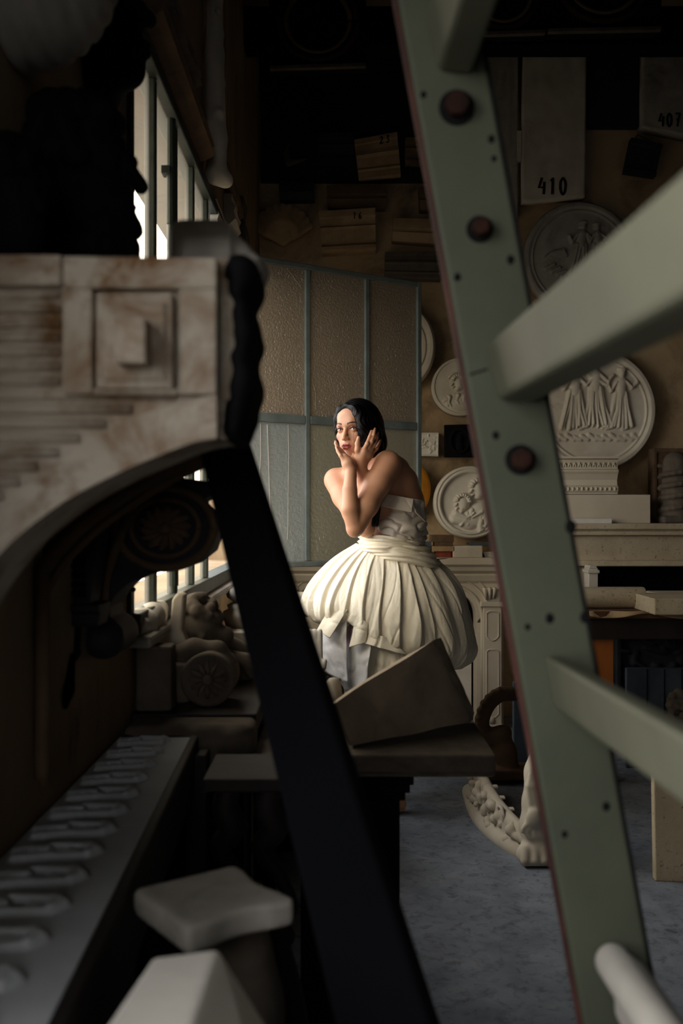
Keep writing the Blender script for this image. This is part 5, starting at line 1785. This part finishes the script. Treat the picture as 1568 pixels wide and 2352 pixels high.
f = Field((-.095, -.125, -.20), (.095, .135, .135), .0014)
f.ell((0, .02, .036), (.073, .092, .084), .01)
f.ell((0, -.018, -.028), (.0585, .068, .085), .03)
f.ell((0, -.052, -.092), (.026, .026, .023), .028)
f.chain([(-.050, .0, -.062), (-.030, -.045, -.094), (0, -.066, -.104), (.030, -.045, -.094), (.050, .0, -.062)], [.013, .012, .012, .012, .013], .022)
for s in (-1, 1):
    f.ell((s * .043, -.052, -.026), (.018, .018, .015), .025)
    f.ell((s * .024, -.060, -.062), (.018, .018, .022), .02)
f.chain([(-.044, -.066, .014), (-.022, -.080, .020), (0, -.082, .016), (.022, -.080, .020), (.044, -.066, .014)], [.009, .010, .010, .010, .009], .016)
f.ell((0, -.058, .052), (.05, .03, .036), .03)
for s in (-1, 1):
    f.ell((s * .031, -.098, -.002), (.017, .018, .011), .012, '-')
f.chain([(0, -.084, .014), (0, -.090, -.004), (0, -.098, -.022), (0, -.106, -.036)], [.0062, .0058, .0072, .0086], .008)
f.ell((0, -.104, -.039), (.0095, .010, .0075), .006)
for s in (-1, 1):
    f.ell((s * .0095, -.096, -.041), (.0066, .0085, .0058), .008)
    f.ell((s * .0055, -.101, -.0485), (.0028, .004, .002), .003, '-')
# mouth
f.ell((0, -.074, -.066), (.026, .017, .018), .014)
f.chain([(-.0215, -.0815, -.0685), (-.010, -.0915, -.0635), (0, -.0935, -.0650), (.010, -.0915, -.0635), (.0215, -.0815, -.0685)], [.0026, .0052, .0048, .0052, .0026], .003)
f.chain([(-.0195, -.0820, -.0710), (-.008, -.0915, -.0775), (.008, -.0915, -.0775), (.0195, -.0820, -.0710)], [.0026, .0062, .0062, .0026], .003)
f.chain([(-.019, -.088, -.0705), (0, -.099, -.0702), (.019, -.088, -.0705)], [.0010, .0022, .0010], .0015, '-')
# eyelids round the eyeballs
for s in (-1, 1):
    f.ell((s * .031, -.0735, -.001), (.0150, .0145, .0135), .005)
    f.chain([(s * .018, -.0845, .0015), (s * .030, -.0885, .0058), (s * .043, -.0800, .0022)], [.0022, .0030, .0022], .003)
    f.ell((s * .0308, -.0905, -.0012), (.0118, .0085, .0044), .0016, '-')
# ears, neck
for s in (-1, 1):
    f.ell((s * .071, .012, -.012), (.008, .018, .030), .008)
f.cone((0, .028, -.075), (.0, .062, -.19), .050, .050, .02)
hv, hf = f.mesh(1)


def near(v, p, r):
    return np.clip(1 - np.linalg.norm((v - np.array(p)) / np.array(r), axis=1), 0, 1)


def blend(col, m, c, k):
    m = np.clip(m * k, 0, 1)[:, None]
    return col * (1 - m) + c * m


hcol = np.repeat(SKIN[None], len(hv), 0)
for s in (-1, 1):
    hcol = blend(hcol, near(hv, (s * .044, -.06, -.034), (.026, .03, .022)), BLUSH, .8)
    hcol = blend(hcol, near(hv, (s * .031, -.082, .005), (.023, .022, .013)), SHADOW, 1.5)
    # brow as a thin arched band
    bx = np.clip((s * hv[:, 0] - .013) / .038, 0, 1)
    bz = .0195 + .0065 * np.sin(bx * PI * .72) - .002 * bx
    wdt = .0042 * (1 - .6 * bx)
    m = np.clip(1.5 - np.abs(hv[:, 2] - bz) / wdt, 0, 1) * ((s * hv[:, 0] > .012) & (s * hv[:, 0] < .051) & (hv[:, 1] < -.045))
    hcol = blend(hcol, m, BROW, 1.0)
    # lash line
    ex = (s * hv[:, 0] - .031) / .0135
    lz = .0034 * np.sqrt(np.clip(1 - ex ** 2, 0, 1)) + .0004
    m = np.clip(1.4 - np.abs(hv[:, 2] - lz) / .0022, 0, 1) * ((np.abs(ex) < 1.2) & (hv[:, 1] < -.06))
    hcol = blend(hcol, m, BROW * .5, 1.0)
lu = hv[:, 0] / .0235
ztop = -.0600 - .0075 * np.abs(lu) ** 1.6 - .0012 * np.exp(-(lu / .16) ** 2)
zbot = -.0850 + .0135 * np.abs(lu) ** 1.8
m = np.clip((ztop - hv[:, 2]) / .0016 + .3, 0, 1) * np.clip((hv[:, 2] - zbot) / .0016 + .3, 0, 1) * np.clip((1 - np.abs(lu)) / .08, 0, 1) * (hv[:, 1] < -.07)
hcol = blend(hcol, m, LIP, 1.0)
R3 = np.array(RH)
hvw = hv @ R3.T + np.array(HC)

# ---------------------------------------------------------------- arms, hands, upper trunk
f = Field(P(735, 1250, 3.95) - Vector((.02, .14, .06)), P(985, 960, 4.3) + Vector((.03, .1, .05)), .0024)
A = lambda x, y, d: tuple(P(x, y, d))
# trunk
f.chain([A(838, 1062, 4.19), A(845, 1092, 4.19)], [.052, .055], .03)
f.chain([A(862, 1092, 4.15), A(880, 1135, 4.17), A(900, 1190, 4.20), A(902, 1240, 4.21)], [.078, .092, .100, .100], .04)
f.chain([A(800, 1098, 4.25), A(830, 1090, 4.22), A(862, 1074, 4.13)], [.050, .060, .060], .05)
f.chain([A(892, 1078, 4.10), A(918, 1110, 4.16), A(926, 1155, 4.20), A(925, 1200, 4.22)], [.058, .068, .080, .090], .04)
f.ell(A(835, 1140, 4.14), (.075, .07, .08), .04)
# collar bones and shoulder blade
f.chain([A(836, 1084, 4.15), A(808, 1084, 4.19), A(776, 1094, 4.23)], [.012, .012, .014], .02)
f.chain([A(892, 1058, 4.10), A(914, 1072, 4.12), A(925, 1112, 4.13)], [.03, .026, .02], .04)
# far arm
f.chain([A(772, 1103, 4.25), A(790, 1140, 4.20), A(812, 1180, 4.13), A(840, 1213, 4.08)], [.053, .048, .043, .037], .02)
f.chain([A(840, 1213, 4.08), A(842, 1170, 4.05), A(836, 1120, 4.03), A(829, 1082, 4.01), A(828, 1066, 4.005)], [.035, .036, .031, .0245, .0225], .010)
# near arm
f.chain([A(890, 1066, 4.05), A(868, 1110, 4.01), A(842, 1160, 3.96), A(818, 1210, 3.935)], [.057, .050, .045, .036], .02)
f.ell(A(812, 1217, 3.935), (.026, .030, .028), .02)
f.chain([A(814, 1208, 3.93), A(804, 1168, 3.915), A(803, 1125, 3.925), A(805, 1092, 3.95), A(805, 1078, 3.962)], [.034, .0355, .029, .0235, .021], .006)
# near hand on the left of the jaw: palm, four fingers, thumb
f.chain([A(805, 1080, 3.962), A(799, 1066, 3.965), A(791, 1052, 3.972)], [.0215, .023, .018], .012)
f.chain([A(806, 1076, 3.975), A(800, 1056, 3.995)], [.02, .017], .012)
for q, r in (([A(789, 1057, 3.958), A(782, 1047, 3.962), A(776, 1037, 3.975), A(771.5, 1027, 3.992)], [.0090, .0078, .0068, .0050]),
             ([A(790, 1051, 3.972), A(781, 1040, 3.985), A(774, 1029, 4.002), A(770.5, 1019, 4.018)], [.0092, .0080, .0070, .0052]),
             ([A(791, 1048, 3.988), A(782, 1036, 4.006), A(774, 1025, 4.026), A(770, 1014, 4.042)], [.0092, .0080, .0070, .0052]),
             ([A(793, 1047, 4.002), A(784, 1036, 4.026), A(775, 1027, 4.046), A(770, 1018, 4.06)], [.0092, .0084, .0076, .0062])):
    f.chain(q, r, .0035)
f.chain([A(806, 1070, 3.968), A(809, 1058, 3.985), A(812, 1050, 4.0), A(812, 1044, 4.012)], [.0125, .0110, .0096, .0076], .006)
# far hand on the right cheek, thumb up in front
f.chain([A(828, 1068, 4.005), A(830, 1052, 3.995), A(836, 1038, 3.985)], [.0225, .0245, .020], .012)
f.chain([A(831, 1064, 4.01), A(844, 1044, 4.0), A(850, 1034, 3.998)], [.020, .021, .015], .012)
f.chain([A(824, 1050, 3.990), A(820.5, 1034, 3.978), A(821, 1019, 3.980), A(823, 1005, 3.990)], [.0140, .0108, .0098, .0068], .007)
for q, r in (([A(835, 1034, 3.980), A(843, 1019, 3.974), A(849, 1004, 3.992), A(853, 990, 4.022)], [.0104, .0088, .0078, .0058]),
             ([A(844, 1032, 3.986), A(853, 1015, 3.982), A(858, 1000, 4.000), A(861, 985, 4.034)], [.0104, .0088, .0078, .0058]),
             ([A(850, 1034, 3.996), A(860, 1020, 3.995), A(865, 1006, 4.014), A(868, 994, 4.044)], [.0098, .0084, .0074, .0056]),
             ([A(854, 1040, 4.008), A(865, 1030, 4.010), A(870, 1020, 4.026), A(873, 1011, 4.052)], [.0088, .0076, .0066, .0052])):
    f.chain(q, r, .0035)
bv, bf = f.mesh(1)
bcol = np.repeat(SKIN[None], len(bv), 0)
for tip in (A(823, 1003, 3.981), A(771, 1025, 3.984)):
    bcol = blend(bcol, near(bv, tip, (.007, .006, .009)), NAIL, 1.6)

# ---------------------------------------------------------------- hips, legs and feet under the skirt
LN = Vector((P(880, 0, DW).x, 4.14, 0)); LF = Vector((P(860, 0, DW).x, 4.31, 0))
f = Field((-.02, 3.90, -.01), (.42, 4.48, 1.14), .006)
f.chain([A(900, 1235, 4.21), A(900, 1275, 4.22)], [.10, .11], .05)
f.ell(A(903, 1300, 4.22), (.13, .15, .12), .05)
for L, s in ((LN, -1), (LF, 1)):
    hx = Vector((P(902, 0, DW).x, 4.22 + s * .075, .93))
    f.chain([hx, Vector((L.x + .0, L.y, .50)), Vector((L.x + .03, L.y, .30)), Vector((L.x + .05, L.y, .085))], [.088, .056, .050, .034], .03)
    f.ell((L.x + .045, L.y, .33), (.05, .048, .085), .03)
    f.chain([(L.x + .065, L.y, .035), (L.x + .02, L.y, .04), (L.x - .06, L.y, .025), (L.x - .115, L.y, .018)], [.030, .034, .028, .018], .02)
    f.chain([(L.x + .05, L.y, .085), (L.x + .03, L.y, .05)], [.034, .036], .02)
    for k in range(5):
        y = L.y + s * (-.034 + .016 * k)
        f.chain([(L.x - .10, y, .016), (L.x - .150 + .006 * k, y, .011)], [.011, .0095 if k else .012], .004)
lv, lf_ = f.mesh(1)
lv[:, 2] = np.maximum(lv[:, 2], 0)
lcol = np.repeat(SKIN[None], len(lv), 0)
allv = np.concatenate([bv, hvw, lv]); allf = np.concatenate([bf, hf + len(bv), lf_ + len(bv) + len(hvw)])
allc = np.concatenate([bcol, hcol, lcol])
body = link_mesh('body', allv, allf, M['skin'], per, True)
at = body.data.color_attributes.new('Col', 'FLOAT_COLOR', 'POINT')
at.data.foreach_set('color', np.concatenate([allc, np.ones((len(allc), 1))], 1).astype(np.float32).ravel())

# eyes look at the camera
for s in (-1, 1):
    c = hw((s * .031, -.0735, -.001))
    ey = MB().ball(c, .0128, 20, 14).build('eyeball', 'eye_white', per, True)
    dirv = (Vector((0, 0, CZ)) - c).normalized()
    R = dirv.to_track_quat('Z', 'Y').to_matrix()
    MB().lathe([(.0002, .01285), (.0022, .0130), (.0056, .0121), (.0061, .0113)], c, 20, R, False).build('iris', 'iris', ey, True)
# earring
mb = MB()
for k in range(7):
    mb.ball(hw((.060 + .004 * (k % 2), -.030, -.088 - .0045 * k)), .0036, 8, 6)
for k in range(5):
    mb.ball(P(806 + 1.6 * (k % 3), 1048 + 2.4 * (k // 2), 4.02), .0034, 8, 6)
mb.build('earring', 'pearl', per, True)

# ---------------------------------------------------------------- hair
f = Field((-.13, -.12, -.20), (.14, .16, .16), .0022)
f.ell((0, .026, .040), (.0855, .102, .092), .01)
f.ell((.012, .045, -.01), (.082, .090, .095), .04)
f.ell((.02, .085, -.06), (.070, .055, .060), .03)
# locks framing the face
f.chain([(-.002, -.062, .094), (-.036, -.058, .082), (-.060, -.044, .046), (-.066, -.034, .005), (-.066, -.028, -.035), (-.060, -.012, -.070)], [.008, .012, .013, .012, .010, .006], .025)
f.chain([(.002, -.062, .094), (.034, -.066, .082), (.055, -.066, .048), (.062, -.062, .010), (.062, -.056, -.028), (.070, -.042, -.062), (.076, -.02, -.085)], [.008, .013, .017, .020, .021, .022, .020], .025)
f.chain([(.075, -.03, .03), (.082, -.01, -.03), (.080, .01, -.09), (.07, .035, -.13)], [.026, .030, .028, .020], .03)
# opening for the face
f.ell((-.004, -.112, -.022), (.056, .072, .100), .010, '-')
X, Y, Z = f.coords()
lw = np.clip(-Z * 12, 0, 1)
ph = 330 * (Y + .15 * Z + .012 * np.sin(Z * 60)) + 150 * np.abs(X) * (1 - lw)
f.D += (.0009 * np.sin(ph) + .0006 * np.sin(ph * 2.3 + 260 * X)).astype(np.float32)
v, fc = f.mesh(1)
v = v @ R3.T + np.array(HC)
hair = link_mesh('hair', v, fc, M['hair'], per, True)
rr = random.Random(5)
mb = MB()
for k in range(9):
    o = rr.uniform(-.006, .010)
    mb.tube([hw(p) for p in smoothcurve([(.040 + o, -.078, .085), (.052 + o, -.084, .045), (.050 + o * 1.5, -.086, .005), (.044 + o * 2, -.086, -.03), (.046 + o * 2.5, -.078, -.062 - abs(o))], 14)], .00045, 5)
for k in range(6):
    o = rr.uniform(-.004, .004)
    mb.tube([hw(p) for p in smoothcurve([(-.05 + o, -.064, .07), (-.066 + o, -.044, .02), (-.068 + o, -.036, -.03), (-.060 + o, -.036, -.075)], 12)], .0005, 5)
mb.build('loose_strands', 'hair', hair, True)
# dark strands filling the gap behind the near arm
f = Field(P(845, 1215, 4.02) - Vector((.02, .06, .02)), P(905, 1050, 4.2) + Vector((.03, .08, .02)), .005)
for k in range(5):
    f.chain([A(876 - 2 * k, 1060, 4.12 + .012 * k), A(868 - 2 * k, 1120, 4.07 + .012 * k), A(858 + k, 1170, 4.045 + .014 * k), A(856 + 2 * k, 1205, 4.05 + .014 * k)], [.014, .020, .021, .010], .008)
f.build('dark_strands', 'hair', hair, 1, label='dark strands filling the gap between the near arm and the bodice')

# ---------------------------------------------------------------- bodice
def loft(rings, seg, nsub, disp):
    pts = []
    m = len(rings)
    ctr = smoothcurve([tuple(r[0]) for r in rings], nsub)
    rx = smoothcurve([tuple(r[1]) for r in rings], nsub)
    ry = smoothcurve([(r[2],) for r in rings], nsub)
    for k in range(seg):
        a = 2 * PI * k / seg
        for i in range(nsub):
            t = i / (nsub - 1)
            c = Vector(ctr[i]); x = Vector(rx[i]); y = Vector((0, ry[i][0], 0))
            n = (x * math.cos(a) + y * math.sin(a))
            p = c + n
            pts.append(p + n.normalized() * disp(a, t, p))
    return pts


def ring(x0, y0, x1, y1, ry, d=4.19):
    a, b = P(x0, y0, d), P(x1, y1, d)
    return ((a + b) / 2, (b - a) / 2, ry)


def bdisp(a, t, p):
    q = p * 14
    w = noise.noise(Vector((q.x * 1.2, q.y, q.z * 1.6))) * .006 + noise.noise(q * 2.1) * .003
    fold = .006 * math.sin(t * 17 + 2.2 * math.sin(a * 2 + 1)) * (0.3 + t)
    r = abs(noise.noise(Vector((q.x * .7 + q.z, q.y * .5, q.z * 1.5 - q.x * .8))))
    r2_ = abs(noise.noise(Vector((q.x * .9 - q.z * .6, q.y * .6, q.z * 1.1 + 4))))
    return w * 1.5 + fold * .8 - .014 * max(0, 1 - r * 5) * (.3 + .7 * t) - .010 * max(0, 1 - r2_ * 6) + .016 * math.exp(-((t - .62) / .16) ** 2)


rings = [ring(873, 1135, 972, 1150, .115), ring(866, 1165, 976, 1172, .125), ring(862, 1195, 973, 1205, .128), ring(866, 1222, 972, 1232, .122), ring(858, 1246, 975, 1256, .125)]
pts = loft(rings, 150, 70, bdisp)
o = MB().grid(pts, 150, 70, True).build('bodice', 'bodice_cloth', per, True)
sm = o.modifiers.new('thick', 'SOLIDIFY'); sm.thickness = .004; sm.offset = 1
# folded cuff along the top edge
def sheet(name, corners, parent, mat, bulge=.01, wr=.004, nu=34, nv=26, thick=.004, seed=0, folds=0):
    """cloth sheet: corners (px, py, depth) TL TR BR BL, bulged towards the viewer, wrinkled"""
    c = [P(*q) for q in corners]
    pts = []
    for i in range(nu):
        s = i / (nu - 1)
        for j in range(nv):
            t = j / (nv - 1)
            p = (c[0] * (1 - s) + c[1] * s) * (1 - t) + (c[3] * (1 - s) + c[2] * s) * t
            q = p * 12 + Vector((seed, seed * .7, 0))
            r = abs(noise.noise(q * 1.3))
            b = bulge * math.sin(PI * s) + wr * noise.noise(q * 1.2) * 2 - wr * 1.2 * (1 - min(1, r * 6)) + folds * math.sin(s * 19 + seed) * t
            pts.append(p + Vector((wr * noise.noise(q + Vector((9, 0, 0))), -b, wr * noise.noise(q + Vector((0, 7, 0))))))
    o = MB().grid(pts, nu, nv).build(name, mat, parent, True)
    m = o.modifiers.new('thick', 'SOLIDIFY'); m.thickness = thick; m.offset = 1
    return o


sheet('bodice_cuff', ((879, 1133, 4.085), (949, 1148, 4.062), (944, 1178, 4.045), (876, 1163, 4.068)), per, 'bodice_cloth', .012, .002, thick=.008)
sheet('bodice_cuff', ((944, 1147, 4.066), (972, 1153, 4.12), (974, 1200, 4.10), (952, 1178, 4.055)), per, 'bodice_cloth', .006, .004, thick=.006, seed=3)
# waist wraps
def band(name, ra, rb, ry, seed, bul=.012):
    rings = [ra, rb]
    nb = 30; pts = []
    for k in range(240):
        a = 2 * PI * k / 240
        for i in range(nb):
            t = i / (nb - 1)
            c = ra[0].lerp(rb[0], t); x = ra[1].lerp(rb[1], t)
            n = x * math.cos(a) + Vector((0, ry * math.sin(a), 0))
            q = (c + n) * 13 + Vector((seed, 0, 0))
            w = bul * math.sin(PI * t) ** .7 + .006 * math.sin(t * 14 + 4 * noise.noise(q * .4) + 2 * math.sin(a * 3) + seed) + .006 * noise.noise(q) - .008 * max(0, 1 - 6 * abs(noise.noise(Vector((q.x * .5 + q.z * 1.4, q.y * .5, q.z * 2.0)))))
            pts.append(c + n + n.normalized() * w)
    o = MB().grid(pts, 240, nb, True).build(name, 'cloth', per, True)
    m = o.modifiers.new('thick', 'SOLIDIFY'); m.thickness = .004; m.offset = -1
    return o


band('waist_band', ring(832, 1222, 968, 1240, .14), ring(828, 1250, 975, 1264, .15), .140, 1)
band('waist_band', ring(826, 1246, 978, 1252, .15), ring(822, 1262, 996, 1286, .16), .150, 7)
band('waist_band', ring(834, 1262, 990, 1268, .15), ring(838, 1272, 1010, 1304, .16), .155, 12, .008)

# ---------------------------------------------------------------- bubble skirt
NPH, NT_ = 800, 130
Lp = [(-72, 1248), (-118, 1278), (-160, 1318), (-190, 1358), (-198, 1388), (-184, 1412), (-150, 1420), (-118, 1412), (-100, 1396)]
Rp = [(112, 1284), (140, 1312), (164, 1350), (181, 1400), (192, 1452), (194, 1490), (176, 1520), (140, 1526), (112, 1508)]
Lc = smoothcurve(Lp, NT_); Rc = smoothcurve(Rp, NT_)
rp = random.Random(11)
# pleat lines round the waist
pl = []
a = 0
while a < 2 * PI:
    pl.append(a); a += rp.choice([rp.uniform(.13, .2), rp.uniform(.22, .38)])
pl = np.array(pl)
plen = np.array([rp.uniform(.55, 1.0) for _ in pl])


def pleat(phi):
    ph = phi % (2 * PI)
    i = int(np.searchsorted(pl, ph)) - 1
    a0 = pl[i]; a1 = pl[i + 1] if i + 1 < len(pl) else 2 * PI + pl[0]
    return i, (ph - a0) / (a1 - a0), (a1 - a0)


X0 = P(890, 0, DW).x
pts = []
for k in range(NPH):
    phi = 2 * PI * k / NPH
    cw = math.cos(phi)
    # front (towards the camera) is phi = -90 deg
    fr = max(0, -math.sin(phi))
    w = .5 + .5 * cw
    for j in range(NT_):
        t = j / (NT_ - 1)
        # pleats twist a little on their way down
        ph2 = phi + .10 * math.sin(3 * phi + 1) * t + .05 * noise.noise(Vector((cw * 2, math.sin(phi) * 2, t * 3)))
        i, u, wd = pleat(ph2)
        L, Rr = Lc[j], Rc[j]
        r = (abs(L[0]) * (1 - w) + abs(Rr[0]) * w) / F * DW
        py = L[1] * (1 - w) + Rr[1] * w
        # the hem hitches up in front at left, sinks at the right
        hem = t ** 2.2 * (-46 * math.exp(-((phi - 4.20) / .30) ** 2) + 26 * math.exp(-((phi - 4.82) / .25) ** 2) - 12 * math.exp(-((phi - 3.98) / .06) ** 2) + 10 * math.exp(-((phi - 5.4) / .25) ** 2))
        env = math.sin(PI * min(1, t * 1.02)) ** .7
        saw = (u if u < .93 else .93 * (1 - u) / .07) - .45      # knife pleat: each laps over the next
        cut = math.exp(-((1 - u) / .05) ** 2) + .5 * math.exp(-(u / .05) ** 2)
        low = max(0, (t - .42) / .58); low = low * low * (3 - 2 * low)
        pw = min(1.25, wd / .22)
        pd = plen[i % len(plen)]
        dr = (.006 + .022 * env * (1 - .55 * low)) * pd * pw * saw - .008 * cut * env
        puff = .020 * low * pw * (1 - abs(2 * u - 1) ** 2.2 - .5)
        q = Vector((math.cos(ph2) * 3.2, math.sin(ph2) * 3.2, t * 2.2))
        soft = noise.noise(q * 1.6) * .012
        # long creases running down the cloth, then crushed folds near the gathered hem
        a1 = abs(noise.noise(Vector((ph2 * 7.0 + .8 * math.sin(t * 5 + i), t * 1.6, i * 1.7))))
        a2 = abs(noise.noise(Vector((ph2 * 9.0 + t * 4, t * 6.0 - ph2 * 2, i * 2.3 + 5))))
        a3 = abs(noise.noise(Vector((ph2 * 20, t * 13 + ph2 * 5, 3.1))))
        crease = -.010 * max(0, 1 - a1 * 6) * env * (.4 + .6 * low) + .024 * (.35 - a2) * low + .009 * (.3 - a3) * (.2 + low)
        lump = .024 * low * noise.noise(Vector((ph2 * 5, t * 5, 7)))
        rr_ = r + (dr + soft * (.3 + env) + puff + crease + lump) * (1 if t < .93 else .5)
        rr_ += .012 * noise.noise(Vector((cw * 1.5, math.sin(phi) * 1.5, 4))) * env
        z = CZ + (1176 - py - hem - 16 * low * noise.noise(Vector((ph2 * 3.4, 2, 1))) - 9 * low * math.sin(PI * u)) / F * DW
        pts.append(Vector((X0 + rr_ * cw + .012 * noise.noise(q + Vector((5, 5, 5))) * low, DW + .02 + rr_ * .86 * math.sin(phi), z)))
o = MB().grid(pts, NPH, NT_, True).build('bubble_skirt', 'cloth', per, True)
m = o.modifiers.new('thick', 'SOLIDIFY'); m.thickness = .003; m.offset = -1

# inner tube and hanging panels
lin_pts = []
for k in range(60):
    a = 2 * PI * k / 60
    for j in range(16):
        t = j / 15
        lin_pts.append(Vector((X0 - .03 + (.17 - .02 * t) * math.cos(a), DW + .03 + .14 * math.sin(a), CZ + (1176 - (1380 + 150 * t)) / F * DW)))
o = MB().grid(lin_pts, 60, 16, True).build('lilac_slip', 'lilac', per, True, label='lilac underskirt seen in the slit')
m = o.modifiers.new('thick', 'SOLIDIFY'); m.thickness = .002
sheet('skirt_panel', ((740, 1400, 4.06), (798, 1404, 3.975), (797, 1568, 3.965), (734, 1540, 4.05)), per, 'white_cloth', .008, .006, thick=.003, seed=1)
sheet('skirt_panel', ((752, 1405, 4.02), (798, 1400, 3.955), (758, 1466, 3.955), (730, 1448, 4.01)), per, 'cloth', .010, .003, thick=.005, seed=5)
sheet('skirt_panel', ((816, 1415, 4.02), (858, 1430, 3.945), (840, 1592, 3.95), (784, 1586, 4.02)), per, 'white_cloth', .008, .006, thick=.003, seed=8)
sheet('skirt_panel', ((850, 1436, 4.005), (930, 1470, 3.96), (925, 1610, 3.96), (836, 1600, 4.0)), per, 'cloth', .014, .006, thick=.003, seed=13, folds=.012)
sheet('skirt_panel', ((820, 1412, 3.955), (844, 1430, 3.935), (840, 1474, 3.935), (803, 1487, 3.96)), per, 'cloth', .012, .003, thick=.006, seed=17)
sheet('skirt_panel', ((838, 1446, 3.945), (905, 1470, 3.93), (935, 1502, 3.94), (832, 1478, 3.94)), per, 'cloth', .016, .006, thick=.004, seed=21)
sheet('skirt_panel', ((750, 1400, 4.40), (940, 1470, 4.42), (935, 1610, 4.40), (765, 1560, 4.40)), per, 'white_cloth', -.03, .006, thick=.003, seed=27)
